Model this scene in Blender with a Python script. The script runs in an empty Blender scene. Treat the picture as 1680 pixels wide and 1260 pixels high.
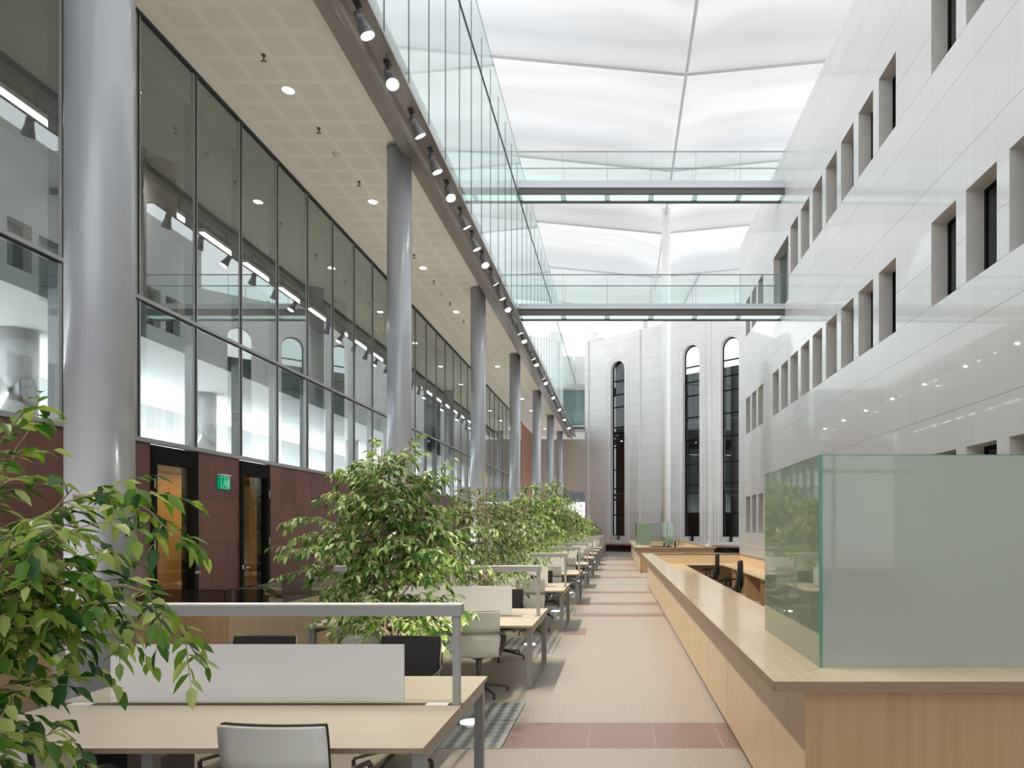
import bpy, math, random
from mathutils import Vector, Matrix
PI = math.pi
scene = bpy.context.scene
COL = scene.collection
# ------------------------------------------------------------------ camera
F = 1090.0; VX = 1017.0; VY = 866.0; H = 1.86
cd = bpy.data.cameras.new('camera'); cam = bpy.data.objects.new('camera', cd); COL.objects.link(cam)
cam.location = (0, 0, H); cam.rotation_euler = (PI/2, 0, 0)
cd.sensor_width = 36.0; cd.lens = F/1680*36.0
cd.shift_x = (840-VX)/1680; cd.shift_y = (VY-630)/1680
cd.clip_start = 0.05; cd.clip_end = 400
scene.camera = cam
# ------------------------------------------------------------------ world
wd = bpy.data.worlds.new('world'); scene.world = wd; wd.use_nodes = True
nt = wd.node_tree; nt.nodes.clear()
wo = nt.nodes.new('ShaderNodeOutputWorld'); bg = nt.nodes.new('ShaderNodeBackground')
tc = nt.nodes.new('ShaderNodeTexCoord'); sx = nt.nodes.new('ShaderNodeSeparateXYZ'); cr = nt.nodes.new('ShaderNodeValToRGB')
nt.links.new(tc.outputs['Generated'], sx.inputs[0]); nt.links.new(sx.outputs['Z'], cr.inputs[0])
cr.color_ramp.elements[0].position = 0.0; cr.color_ramp.elements[0].color = (0.78, 0.80, 0.82, 1)
cr.color_ramp.elements[1].position = 0.8; cr.color_ramp.elements[1].color = (0.93, 0.97, 1.0, 1)
nt.links.new(cr.outputs[0], bg.inputs[0]); bg.inputs[1].default_value = 2.1
nt.links.new(bg.outputs[0], wo.inputs[0])
sun = bpy.data.lights.new('sun', 'SUN'); sun.energy = 4.2; sun.angle = math.radians(12); sun.color = (1, .96, .9)
so = bpy.data.objects.new('sun', sun); COL.objects.link(so); so.location = (-10, -30, 60)
so.rotation_euler = (math.radians(36), math.radians(-8), 0)
# ------------------------------------------------------------------ exposure
vs = scene.view_settings
vs.view_transform = 'Standard'; vs.look = 'None'; vs.gamma = 1.0; vs.use_curve_mapping = False
vs.exposure = 0.27
cy = scene.cycles
cy.use_denoising = True
cy.max_bounces = 9; cy.diffuse_bounces = 5; cy.glossy_bounces = 4; cy.transmission_bounces = 6; cy.transparent_max_bounces = 24
cy.sample_clamp_indirect = 6.0; cy.caustics_reflective = False; cy.caustics_refractive = False

SPOT_W = 780.0
# ================================================================== materials
def newmat(name):
    m = bpy.data.materials.new(name); m.use_nodes = True
    nt = m.node_tree; nt.nodes.clear()
    out = nt.nodes.new('ShaderNodeOutputMaterial')
    return m, nt, out
def pbr(name, col, rough=0.5, metal=0.0, noise=0.0, nscale=8.0, stretch=(1,1,1), bump=0.0, coat=0.0, coatr=0.05, col2=None, spec=0.5, coord='Object'):
    m, nt, out = newmat(name)
    b = nt.nodes.new('ShaderNodeBsdfPrincipled'); nt.links.new(b.outputs[0], out.inputs[0])
    b.inputs['Roughness'].default_value = rough; b.inputs['Metallic'].default_value = metal
    b.inputs['Coat Weight'].default_value = coat; b.inputs['Coat Roughness'].default_value = coatr
    b.inputs['Specular IOR Level'].default_value = spec
    tc = nt.nodes.new('ShaderNodeTexCoord'); mp = nt.nodes.new('ShaderNodeMapping'); mp.inputs['Scale'].default_value = stretch
    nt.links.new(tc.outputs[coord], mp.inputs[0])
    n = nt.nodes.new('ShaderNodeTexNoise'); n.inputs['Scale'].default_value = nscale; n.inputs['Detail'].default_value = 4
    nt.links.new(mp.outputs[0], n.inputs['Vector'])
    r = nt.nodes.new('ShaderNodeValToRGB')
    c2 = col2 if col2 else tuple(max(0, c*(1-noise)) for c in col)
    r.color_ramp.elements[0].position = .3; r.color_ramp.elements[0].color = (*c2, 1)
    r.color_ramp.elements[1].position = .7; r.color_ramp.elements[1].color = (*col, 1)
    nt.links.new(n.outputs[0], r.inputs[0]); nt.links.new(r.outputs[0], b.inputs['Base Color'])
    if bump:
        bp = nt.nodes.new('ShaderNodeBump'); bp.inputs['Strength'].default_value = bump; bp.inputs['Distance'].default_value = .02
        nt.links.new(n.outputs[0], bp.inputs['Height']); nt.links.new(bp.outputs[0], b.inputs['Normal'])
    return m
def emit(name, col, s):
    m, nt, out = newmat(name)
    e = nt.nodes.new('ShaderNodeEmission'); e.inputs[0].default_value = (*col, 1); e.inputs[1].default_value = s
    nt.links.new(e.outputs[0], out.inputs[0]); return m
def glass(name, tint, ior=1.5, rough=0.0, boost=1.0):
    m, nt, out = newmat(name)
    t = nt.nodes.new('ShaderNodeBsdfTransparent'); t.inputs[0].default_value = (*tint, 1)
    g = nt.nodes.new('ShaderNodeBsdfGlossy'); g.inputs['Roughness'].default_value = rough; g.inputs[0].default_value = (.93, .98, .97, 1)
    f = nt.nodes.new('ShaderNodeFresnel'); f.inputs[0].default_value = ior
    # both faces of a thin pane reflect alike: use |cos| by flipping the inside ior
    gm = nt.nodes.new('ShaderNodeNewGeometry'); inv = nt.nodes.new('ShaderNodeMath'); inv.operation = 'MULTIPLY_ADD'
    nt.links.new(gm.outputs['Backfacing'], inv.inputs[0]); inv.inputs[1].default_value = (1/ior-ior); inv.inputs[2].default_value = ior
    nt.links.new(inv.outputs[0], f.inputs[0])
    mu = nt.nodes.new('ShaderNodeMath'); mu.operation = 'MULTIPLY'; mu.use_clamp = True; mu.inputs[1].default_value = boost
    nt.links.new(f.outputs[0], mu.inputs[0])
    mx = nt.nodes.new('ShaderNodeMixShader'); nt.links.new(mu.outputs[0], mx.inputs[0])
    nt.links.new(t.outputs[0], mx.inputs[1]); nt.links.new(g.outputs[0], mx.inputs[2]); nt.links.new(mx.outputs[0], out.inputs[0])
    return m
def frosted(name, col, tcol, trans=.35, spec=.5):
    m, nt, out = newmat(name)
    d = nt.nodes.new('ShaderNodeBsdfPrincipled'); d.inputs['Base Color'].default_value = (*col, 1); d.inputs['Roughness'].default_value = .5
    d.inputs['Coat Weight'].default_value = 1.0; d.inputs['Coat Roughness'].default_value = .03; d.inputs['Coat IOR'].default_value = 1.55
    tr = nt.nodes.new('ShaderNodeBsdfTranslucent'); tr.inputs[0].default_value = (*tcol, 1)
    mx = nt.nodes.new('ShaderNodeMixShader'); mx.inputs[0].default_value = trans
    nt.links.new(d.outputs[0], mx.inputs[1]); nt.links.new(tr.outputs[0], mx.inputs[2])
    f = nt.nodes.new('ShaderNodeLayerWeight'); f.inputs[0].default_value = spec
    g = nt.nodes.new('ShaderNodeBsdfGlossy'); g.inputs['Roughness'].default_value = .015
    m2 = nt.nodes.new('ShaderNodeMixShader'); nt.links.new(f.outputs['Fresnel'], m2.inputs[0]); nt.links.new(mx.outputs[0], m2.inputs[1]); nt.links.new(g.outputs[0], m2.inputs[2])
    nt.links.new(m2.outputs[0], out.inputs[0])
    return m
def stone(name, col, col2, levels, period, zoff, vjoint, jw=.0038, rough=.3, coat=.6, joint=(.42, .41, .40), axis='Y', rand=.06):
    """polished panels: joint lines at given heights of each storey, vertical joints each vjoint metres, faint vertical veins"""
    m, nt, out = newmat(name); N = nt.nodes.new; L = nt.links.new
    b = N('ShaderNodeBsdfPrincipled'); L(b.outputs[0], out.inputs[0])
    b.inputs['Roughness'].default_value = rough; b.inputs['Coat Weight'].default_value = coat; b.inputs['Coat Roughness'].default_value = .03
    tc = N('ShaderNodeTexCoord'); s = N('ShaderNodeSeparateXYZ'); L(tc.outputs['Object'], s.inputs[0])
    def math_(op, a, bb=None, c=None):
        n = N('ShaderNodeMath'); n.operation = op
        for i, v in enumerate((a, bb, c)):
            if v is None: continue
            if isinstance(v, (int, float)): n.inputs[i].default_value = v
            else: L(v, n.inputs[i])
        return n.outputs[0]
    z = math_('DIVIDE', math_('SUBTRACT', s.outputs['Z'], zoff), period)
    fz = math_('FRACT', z)
    cr = N('ShaderNodeValToRGB'); cr.color_ramp.interpolation = 'CONSTANT'; L(fz, cr.inputs[0])
    els = cr.color_ramp.elements
    w = jw/period; first = True
    els[0].position = 0; els[0].color = (1, 1, 1, 1); els[1].position = w; els[1].color = (0, 0, 0, 1)
    for lv in levels:
        if lv <= 0: continue
        e = els.new(lv/period-w); e.color = (1, 1, 1, 1); e = els.new(lv/period+w); e.color = (0, 0, 0, 1)
    u = math_('DIVIDE', s.outputs[axis], vjoint)
    fu = math_('FRACT', u); vj = math_('LESS_THAN', fu, jw*1.2/vjoint)
    jm = math_('MAXIMUM', cr.outputs[0], math_('MULTIPLY', vj, .55))
    # per panel tone
    cx = N('ShaderNodeCombineXYZ'); L(math_('FLOOR', u), cx.inputs[0]); L(math_('FLOOR', math_('MULTIPLY', z, float(len(levels)))), cx.inputs[1])
    wn = N('ShaderNodeTexWhiteNoise'); wn.noise_dimensions = '2D'; L(cx.outputs[0], wn.inputs['Vector'])
    # veins
    mp = N('ShaderNodeMapping'); mp.inputs['Scale'].default_value = (9, 9, .35); L(tc.outputs['Object'], mp.inputs[0])
    ns = N('ShaderNodeTexNoise'); ns.inputs['Scale'].default_value = 1.6; ns.inputs['Detail'].default_value = 3; L(mp.outputs[0], ns.inputs['Vector'])
    fac = math_('MULTIPLY_ADD', wn.outputs['Value'], rand*8, math_('MULTIPLY', ns.outputs[0], .7))
    fac = math_('MINIMUM', fac, 1.0)
    mx = N('ShaderNodeMix'); mx.data_type = 'RGBA'; L(fac, mx.inputs[0]); mx.inputs[6].default_value = (*col2, 1); mx.inputs[7].default_value = (*col, 1)
    m2 = N('ShaderNodeMix'); m2.data_type = 'RGBA'; L(jm, m2.inputs[0]); L(mx.outputs[2], m2.inputs[6]); m2.inputs[7].default_value = (*joint, 1)
    L(m2.outputs[2], b.inputs['Base Color'])
    return m
def wood(name, col, col2, axis='Z', rough=.4, coat=.25, scale=1.0):
    st = {'Z': (14, 14, .5), 'X': (.5, 14, 14), 'Y': (14, .5, 14)}[axis]
    st = tuple(v*scale for v in st)
    return pbr(name, col, rough, col2=col2, nscale=1.3, stretch=st, coat=coat, coatr=.1)
def leafmat(name, cols):
    m, nt, out = newmat(name); N = nt.nodes.new; L = nt.links.new
    g = N('ShaderNodeNewGeometry'); r = N('ShaderNodeValToRGB'); L(g.outputs['Random Per Island'], r.inputs[0])
    els = r.color_ramp.elements
    els[0].position = 0; els[0].color = (*cols[0], 1); els[1].position = 1; els[1].color = (*cols[-1], 1)
    for i, c in enumerate(cols[1:-1]):
        e = els.new((i+1)/(len(cols)-1)); e.color = (*c, 1)
    b = N('ShaderNodeBsdfPrincipled'); b.inputs['Roughness'].default_value = .32; b.inputs['Specular IOR Level'].default_value = .6
    L(r.outputs[0], b.inputs['Base Color'])
    t = N('ShaderNodeBsdfTranslucent'); hs = N('ShaderNodeHueSaturation'); hs.inputs['Value'].default_value = 1.5; hs.inputs['Saturation'].default_value = 1.1
    L(r.outputs[0], hs.inputs['Color']); L(hs.outputs[0], t.inputs[0])
    mx = N('ShaderNodeMixShader'); mx.inputs[0].default_value = .42; L(b.outputs[0], mx.inputs[1]); L(t.outputs[0], mx.inputs[2]); L(mx.outputs[0], out.inputs[0])
    return m
def fabric_roof():
    m, nt, out = newmat('roof_fabric'); N = nt.nodes.new; L = nt.links.new
    t = N('ShaderNodeBsdfTranslucent'); d = N('ShaderNodeBsdfDiffuse'); d.inputs[0].default_value = (.8, .8, .8, 1)
    tc = N('ShaderNodeTexCoord'); mp = N('ShaderNodeMapping'); mp.inputs['Scale'].default_value = (.05, .5, .2); L(tc.outputs['Object'], mp.inputs[0])
    n = N('ShaderNodeTexNoise'); n.inputs['Scale'].default_value = 1.0; n.inputs['Detail'].default_value = 3; L(mp.outputs[0], n.inputs['Vector'])
    r = N('ShaderNodeValToRGB'); r.color_ramp.elements[0].position = .3; r.color_ramp.elements[0].color = (.225, .222, .215, 1)  # tone bands in the cloth colour deepen the roof's shading
    r.color_ramp.elements[1].position = .7; r.color_ramp.elements[1].color = (.315, .32, .335, 1)
    # sewn seams
    s = N('ShaderNodeSeparateXYZ'); L(tc.outputs['Object'], s.inputs[0])
    a = N('ShaderNodeMath'); a.operation = 'DIVIDE'; a.inputs[1].default_value = 1.9; L(s.outputs['X'], a.inputs[0])
    f = N('ShaderNodeMath'); f.operation = 'FRACT'; L(a.outputs[0], f.inputs[0])
    lt = N('ShaderNodeMath'); lt.operation = 'LESS_THAN'; lt.inputs[1].default_value = .02; L(f.outputs[0], lt.inputs[0])
    ml = N('ShaderNodeMath'); ml.operation = 'MULTIPLY'; ml.inputs[1].default_value = .12; L(lt.outputs[0], ml.inputs[0])
    L(n.outputs[0], r.inputs[0])
    mi = N('ShaderNodeMix'); mi.data_type = 'RGBA'; L(ml.outputs[0], mi.inputs[0]); L(r.outputs[0], mi.inputs[6]); mi.inputs[7].default_value = (.3, .3, .3, 1)
    L(mi.outputs[2], t.inputs[0])
    mx = N('ShaderNodeMixShader'); mx.inputs[0].default_value = .3; L(t.outputs[0], mx.inputs[1]); L(d.outputs[0], mx.inputs[2]); L(mx.outputs[0], out.inputs[0])
    return m
def soffit_mat():
    m, nt, out = newmat('perforated_soffit'); N = nt.nodes.new; L = nt.links.new
    b = N('ShaderNodeBsdfPrincipled'); b.inputs['Roughness'].default_value = .8; L(b.outputs[0], out.inputs[0])
    tc = N('ShaderNodeTexCoord'); s = N('ShaderNodeSeparateXYZ'); L(tc.outputs['Object'], s.inputs[0])
    def band(o):
        a = N('ShaderNodeMath'); a.operation = 'DIVIDE'; a.inputs[1].default_value = .6; L(o, a.inputs[0])
        f = N('ShaderNodeMath'); f.operation = 'FRACT'; L(a.outputs[0], f.inputs[0])
        c = N('ShaderNodeMath'); c.operation = 'COMPARE'; c.inputs[1].default_value = .5; c.inputs[2].default_value = .385; L(f.outputs[0], c.inputs[0]); return c.outputs[0]
    mu = N('ShaderNodeMath'); mu.operation = 'MULTIPLY'; L(band(s.outputs['X']), mu.inputs[0]); L(band(s.outputs['Y']), mu.inputs[1])
    lim = N('ShaderNodeMath'); lim.operation = 'COMPARE'; lim.inputs[1].default_value = -6.1; lim.inputs[2].default_value = 1.15; L(s.outputs['X'], lim.inputs[0])
    m3 = N('ShaderNodeMath'); m3.operation = 'MULTIPLY'; L(mu.outputs[0], m3.inputs[0]); L(lim.outputs[0], m3.inputs[1])
    mi = N('ShaderNodeMix'); mi.data_type = 'RGBA'; L(m3.outputs[0], mi.inputs[0]); mi.inputs[6].default_value = (.95, .92, .86, 1); mi.inputs[7].default_value = (.885, .855, .79, 1)
    L(mi.outputs[2], b.inputs['Base Color']); return m
def stripes_mat():
    m, nt, out = newmat('striped_grating'); N = nt.nodes.new; L = nt.links.new
    b = N('ShaderNodeBsdfPrincipled'); b.inputs['Roughness'].default_value = .45; L(b.outputs[0], out.inputs[0])
    tc = N('ShaderNodeTexCoord')
    w = N('ShaderNodeTexWave'); w.wave_type = 'BANDS'; w.bands_direction = 'X'; w.inputs['Scale'].default_value = 2.6; w.inputs['Distortion'].default_value = .4; w.inputs['Detail'].default_value = 2
    w2 = N('ShaderNodeTexWave'); w2.wave_type = 'BANDS'; w2.bands_direction = 'Y'; w2.inputs['Scale'].default_value = 2.6
    L(tc.outputs['Object'], w.inputs[0]); L(tc.outputs['Object'], w2.inputs[0])
    ad = N('ShaderNodeMath'); ad.operation = 'MULTIPLY_ADD'; ad.inputs[1].default_value = .3; L(w2.outputs[1], ad.inputs[0]); L(w.outputs[1], ad.inputs[2])
    r = N('ShaderNodeValToRGB'); r.color_ramp.elements[0].position = .2; r.color_ramp.elements[0].color = (.13, .14, .15, 1)
    r.color_ramp.elements[1].position = 1.0; r.color_ramp.elements[1].color = (.38, .38, .365, 1)
    L(ad.outputs[0], r.inputs[0]); L(r.outputs[0], b.inputs['Base Color']); return m
def plywood_edge():
    m, nt, out = newmat('plywood_edge'); N = nt.nodes.new; L = nt.links.new
    b = N('ShaderNodeBsdfPrincipled'); b.inputs['Roughness'].default_value = .5; L(b.outputs[0], out.inputs[0])
    tc = N('ShaderNodeTexCoord'); w = N('ShaderNodeTexWave'); w.bands_direction = 'Z'; w.inputs['Scale'].default_value = 32; L(tc.outputs['Object'], w.inputs[0])
    r = N('ShaderNodeValToRGB'); r.color_ramp.elements[0].color = (.16, .10, .06, 1); r.color_ramp.elements[1].color = (.42, .30, .19, 1)
    L(w.outputs[1], r.inputs[0]); L(r.outputs[0], b.inputs['Base Color']); return m

M = {}
M['stone'] = stone('pale_polished_stone', (.77, .755, .745), (.66, .645, .635), (0, .842, 1.692, 2.43, 3.18, 3.92), 4.671, 1.644, 1.314, rand=.045)
M['stone_far'] = stone('pale_stone_blocks', (.76, .745, .735), (.67, .655, .645), (0, .85), 1.7, .35, 1.2, jw=.012, rough=.4, coat=.3, axis='X', joint=(.45, .44, .43))
M['reveal'] = pbr('stone_reveal', (.70, .67, .64), .5, noise=.08, nscale=3)
M['brown'] = stone('red_brown_granite', (.20, .078, .060), (.105, .040, .031), (0, .81), 1.62, -.04, .70, jw=.006, rough=.45, coat=.10, rand=.09, joint=(.02, .012, .01))
M['redwall'] = pbr('terracotta_wall', (.40, .20, .14), .6, noise=.15, nscale=1, stretch=(3, 3, .2))
M['terrazzo'] = pbr('terrazzo_floor', (.42, .375, .325), .42, col2=(.31, .275, .24), nscale=38, coat=.12, coatr=.3)
M['pink'] = pbr('pink_granite_band', (.29, .205, .18), .42, col2=(.21, .15, .135), nscale=30, coat=.12, coatr=.3)
M['paleband'] = pbr('grey_terrazzo', (.37, .34, .31), .42, col2=(.31, .285, .265), nscale=38)
M['grating'] = stripes_mat()
M['joint'] = pbr('floor_joint', (.42, .35, .31), .7)
M['joint2'] = pbr('dark_floor_joint', (.10, .10, .10), .7)
M['soffit'] = soffit_mat()
M['roof'] = fabric_roof()
M['cable'] = pbr('roof_cable_steel', (.42, .43, .45), .5, .3)
M['beam'] = pbr('grey_painted_beam', (.42, .395, .375), .28, .5)
M['steel'] = pbr('silver_painted_steel', (.50, .535, .585), .34, .15, noise=.06, nscale=2, stretch=(3, 3, .1), coat=.5, coatr=.12)
M['white'] = pbr('white_paint', (.80, .80, .80), .5)
M['mullion'] = pbr('aluminium_mullion', (.42, .43, .43), .35, .5)
M['fin'] = pbr('grey_fin', (.42, .44, .44), .5, .2)
M['black'] = pbr('black_metal', (.006, .006, .006), .7, spec=.15)
M['lamphead'] = pbr('grey_lamp_housing', (.22, .23, .24), .4, .4)
M['darkbar'] = pbr('grey_glazing_bar', (.10, .12, .125), .4)
M['darkline'] = pbr('dark_gasket', (.03, .035, .035), .5)
M['gl_low'] = glass('facade_glass', (.93, .955, .955), 1.7, boost=1.4)
M['gl_up'] = glass('gallery_glass', (.925, .965, .96), 1.55, boost=1.1)
M['gl_rail'] = glass('balustrade_glass', (.955, .985, .98), 1.45)
M['gl_dark'] = glass('dark_window_glass', (.30, .34, .34), 1.6, boost=1.3)
M['gl_arch'] = glass('arched_window_glass', (.55, .62, .62), 1.6, boost=1.3)
M['gl_door'] = glass('door_glass', (.85, .80, .70), 1.5)
M['gl_counter'] = glass('smoky_counter_glass', (.62, .60, .57), 1.5, boost=1.2)
M['frost'] = frosted('frosted_green_glass', (.62, .67, .60), (.80, .88, .82), .5, .22)
M['frost_side'] = frosted('green_glass_side', (.56, .70, .56), (.75, .90, .78), .5, .60)
M['gl_green'] = glass('pale_green_glass', (.90, .96, .93), 1.5)
M['glass_edge'] = pbr('green_glass_edge', (.10, .26, .19), .2)
M['ply'] = wood('pale_maple_veneer', (.62, .475, .30), (.57, .425, .26), 'Z')
M['plyx'] = wood('maple_worktop', (.72, .59, .41), (.65, .52, .35), 'Y', rough=.22, coat=.6)
M['plyend'] = wood('maple_end_panel', (.50, .325, .175), (.43, .27, .135), 'Z', rough=.45)
M['plyedge'] = plywood_edge()
M['desk'] = wood('pale_ash_desktop', (.58, .515, .415), (.53, .465, .365), 'X', rough=.45, coat=.1)
M['deskedge'] = pbr('ash_edge', (.34, .26, .175), .5)
M['leg'] = pbr('grey_desk_steel', (.27, .265, .255), .4, .3)
M['rail'] = pbr('grey_lamp_rail', (.36, .36, .355), .45, .2)
M['screen'] = pbr('white_screen_laminate', (.84, .835, .82), .45)
M['shell'] = pbr('white_chair_shell', (.72, .71, .66), .35)
M['uph'] = pbr('black_upholstery', (.022, .020, .021), .75, noise=.3, nscale=60)
M['chrome'] = pbr('chrome', (.6, .6, .6), .15, 1.0)
M['dkmetal'] = pbr('dark_polished_metal', (.12, .115, .105), .3, .8)
M['lamp'] = emit('spotlight_lens', (1, .95, .86), 14)
M['dlamp'] = emit('downlight_lens', (1, .94, .82), 11)
M['ulamp'] = emit('uplight_lens', (1, .97, .9), 9)
M['strip'] = emit('linear_tube', (1, .97, .93), 12)
M['bridgeglow'] = emit('lit_bridge_soffit', (.78, 1.0, .92), .95)
M['roomglow'] = emit('cove_light', (.90, .96, 1), 42)
M['doorglow'] = emit('added_warm_glow', (1, .75, .45), 38)
M['daylight'] = emit('outside_daylight', (.93, .97, 1), 2.2)
M['green'] = emit('exit_sign_green', (.0, .42, .19), .55)
M['greenlt'] = emit('exit_sign_mark', (.30, .80, .52), .55)
M['interior'] = pbr('interior_white', (.72, .72, .71), .8)
M['intgrey'] = pbr('interior_grey', (.42, .42, .40), .8)
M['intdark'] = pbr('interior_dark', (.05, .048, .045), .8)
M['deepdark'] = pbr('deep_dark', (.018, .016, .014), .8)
M['slab'] = pbr('slab_fascia', (.17, .21, .215), .7)
M['bridgebeam'] = pbr('dark_bridge_beam', (.13, .125, .125), .35, .3)
M['glowgap'] = emit('dim_soffit_joint', (.70, 1.0, .90), .45)
M['moulding'] = pbr('stone_moulding', (.78, .77, .76), .5)
M['fascia'] = pbr('bridge_fascia', (.66, .70, .74), .35, .3)
M['warmwood'] = wood('warm_wood_room', (.50, .36, .19), (.43, .29, .14), 'Z')
M['beige'] = pbr('beige_panel', (.50, .46, .41), .7)
M['blue'] = pbr('blue_grey_panel', (.20, .27, .36), .5)
M['bark'] = pbr('pale_brown_bark', (.44, .33, .20), .7, noise=.4, nscale=20)
M['bamboo'] = pbr('bamboo_stake', (.50, .36, .17), .5)
M['leafA'] = leafmat('ficus_leaves', [(.018, .065, .014), (.055, .14, .025), (.14, .26, .045), (.30, .38, .12), (.60, .61, .37)])
M['leafF'] = leafmat('ficus_leaves_near', [(.012, .06, .011), (.04, .13, .018), (.13, .26, .03), (.30, .42, .07), (.52, .57, .22)])
M['leafB'] = leafmat('darker_ficus_leaves', [(.02, .055, .015), (.055, .11, .027), (.12, .19, .045), (.21, .25, .09), (.38, .38, .21)])
M['soil'] = pbr('dark_soil', (.05, .04, .03), .9, noise=.5, nscale=40)

# ================================================================== mesh tools
class MB:
    def __init__(s): s.v = []; s.f = []; s.m = []; s.ms = []
    def mi(s, mat):
        if mat not in s.ms: s.ms.append(mat)
        return s.ms.index(mat)
    def face(s, pts, mat=None):
        b = len(s.v); s.v += [tuple(p) for p in pts]; s.f.append(tuple(range(b, b+len(pts)))); s.m.append(s.mi(mat))
    def box(s, x0, x1, y0, y1, z0, z1, mat=None, fn=None):
        b = len(s.v); P = [(x, y, z) for z in (z0, z1) for y in (y0, y1) for x in (x0, x1)]
        if fn: P = [fn(*p) for p in P]
        s.v += P; k = s.mi(mat)
        for q in ((0, 2, 3, 1), (4, 5, 7, 6), (0, 1, 5, 4), (2, 6, 7, 3), (0, 4, 6, 2), (1, 3, 7, 5)):
            s.f.append(tuple(b+i for i in q)); s.m.append(k)
    def cyl(s, c, r, z0, z1, n=24, mat=None, r2=None, cap=True):
        r2 = r if r2 is None else r2; b = len(s.v); k = s.mi(mat)
        for i in range(n):
            a = 2*PI*i/n; s.v.append((c[0]+r*math.cos(a), c[1]+r*math.sin(a), z0)); s.v.append((c[0]+r2*math.cos(a), c[1]+r2*math.sin(a), z1))
        for i in range(n):
            j = (i+1) % n; s.f.append((b+2*i, b+2*j, b+2*j+1, b+2*i+1)); s.m.append(k)
        if cap:
            s.f.append(tuple(b+2*i for i in reversed(range(n)))); s.m.append(k); s.f.append(tuple(b+2*i+1 for i in range(n))); s.m.append(k)
    def tube(s, pts, r, n=8, mat=None, rs=None):
        k = s.mi(mat); pts = [Vector(p) for p in pts]; b = len(s.v); L = len(pts); ref = None
        for i, p in enumerate(pts):
            d = (pts[min(i+1, L-1)]-pts[max(i-1, 0)])
            d = d.normalized() if d.length > 1e-9 else Vector((0, 0, 1))
            if ref is None: ref = Vector((0, 0, 1)) if abs(d.z) < .9 else Vector((1, 0, 0))
            u = d.cross(ref).normalized(); w = u.cross(d).normalized(); ref = w
            rr = rs[i] if rs else r
            for q in range(n):
                a = 2*PI*q/n; s.v.append(tuple(p+u*rr*math.cos(a)+w*rr*math.sin(a)))
        for i in range(L-1):
            for q in range(n):
                q2 = (q+1) % n; s.f.append((b+i*n+q, b+i*n+q2, b+(i+1)*n+q2, b+(i+1)*n+q)); s.m.append(k)
        s.f.append(tuple(b+q for q in reversed(range(n)))); s.m.append(k); s.f.append(tuple(b+(L-1)*n+q for q in range(n))); s.m.append(k)
    def prism(s, prof, y0, y1, mat=None, fn=None, ms=None):
        """profile in (x,z) extruded along y"""
        n = len(prof); b = len(s.v); P = [(x, y0, z) for x, z in prof]+[(x, y1, z) for x, z in prof]
        if fn: P = [fn(*p) for p in P]
        s.v += P; k = s.mi(mat)
        for i in range(n):
            j = (i+1) % n; s.f.append((b+i, b+j, b+n+j, b+n+i)); s.m.append(s.mi(ms[i]) if ms else k)
        s.f.append(tuple(b+i for i in reversed(range(n)))); s.m.append(k); s.f.append(tuple(b+n+i for i in range(n))); s.m.append(k)
    def build(s, name, mat=None, parent=None, smooth=False, bevel=0.0, loc=None):
        me = bpy.data.meshes.new(name); me.from_pydata(s.v, [], s.f)
        for m in s.ms: me.materials.append(M[m] if m else M[mat])
        me.polygons.foreach_set('material_index', s.m)
        if smooth: me.polygons.foreach_set('use_smooth', [True]*len(s.f))
        me.update()
        o = bpy.data.objects.new(name, me); COL.objects.link(o)
        if parent: o.parent = parent
        if loc: o.location = loc
        if bevel:
            b = o.modifiers.new('bevel', 'BEVEL'); b.width = bevel; b.segments = 2; b.limit_method = 'ANGLE'
        if smooth == 'auto' or smooth == 30:
            try:
                me.shade_flat(); me.set_sharp_from_angle(angle=math.radians(35)); me.polygons.foreach_set('use_smooth', [True]*len(s.f))
            except Exception: pass
        return o
def empty(name, loc, rz=0):
    o = bpy.data.objects.new(name, None); COL.objects.link(o); o.location = loc; o.rotation_euler = (0, 0, rz); o.empty_display_size = .2
    return o
def tag(o, label=None, cat=None, group=None, kind=None):
    if label: o['label'] = label
    if cat: o['category'] = cat
    if group: o['group'] = group
    if kind: o['kind'] = kind
    return o
def struct(o, label=None, cat=None): return tag(o, label, cat, kind='structure')
def ctree(o, parent=None):
    c = o.copy(); COL.objects.link(c)
    if parent: c.parent = parent
    for ch in list(o.children): ctree(ch, c)
    return c
ORD = ['first', 'second', 'third', 'fourth', 'fifth', 'sixth', 'seventh', 'eighth', 'ninth', 'tenth', 'eleventh', 'twelfth', 'thirteenth', 'fourteenth', 'fifteenth',
       'sixteenth', 'seventeenth', 'eighteenth', 'nineteenth', 'twentieth', 'twenty-first', 'twenty-second', 'twenty-third', 'twenty-fourth', 'twenty-fifth', 'twenty-sixth', 'twenty-seventh',
       'twenty-eighth', 'twenty-ninth', 'thirtieth', 'thirty-first', 'thirty-second', 'thirty-third', 'thirty-fourth', 'thirty-fifth', 'thirty-sixth', 'thirty-seventh', 'thirty-eighth', 'thirty-ninth', 'fortieth']
SR = .9                   # the right building measured in units of the left one
R = 4.22                  # spacing of the desk rows
CEIL = 9.92; S = 2*R      # soffit height, column spacing
XF = -7.5; XG = -3.79      # lower facade plane, gallery glass plane
YB0, YB1 = -8.0, 60.0

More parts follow.
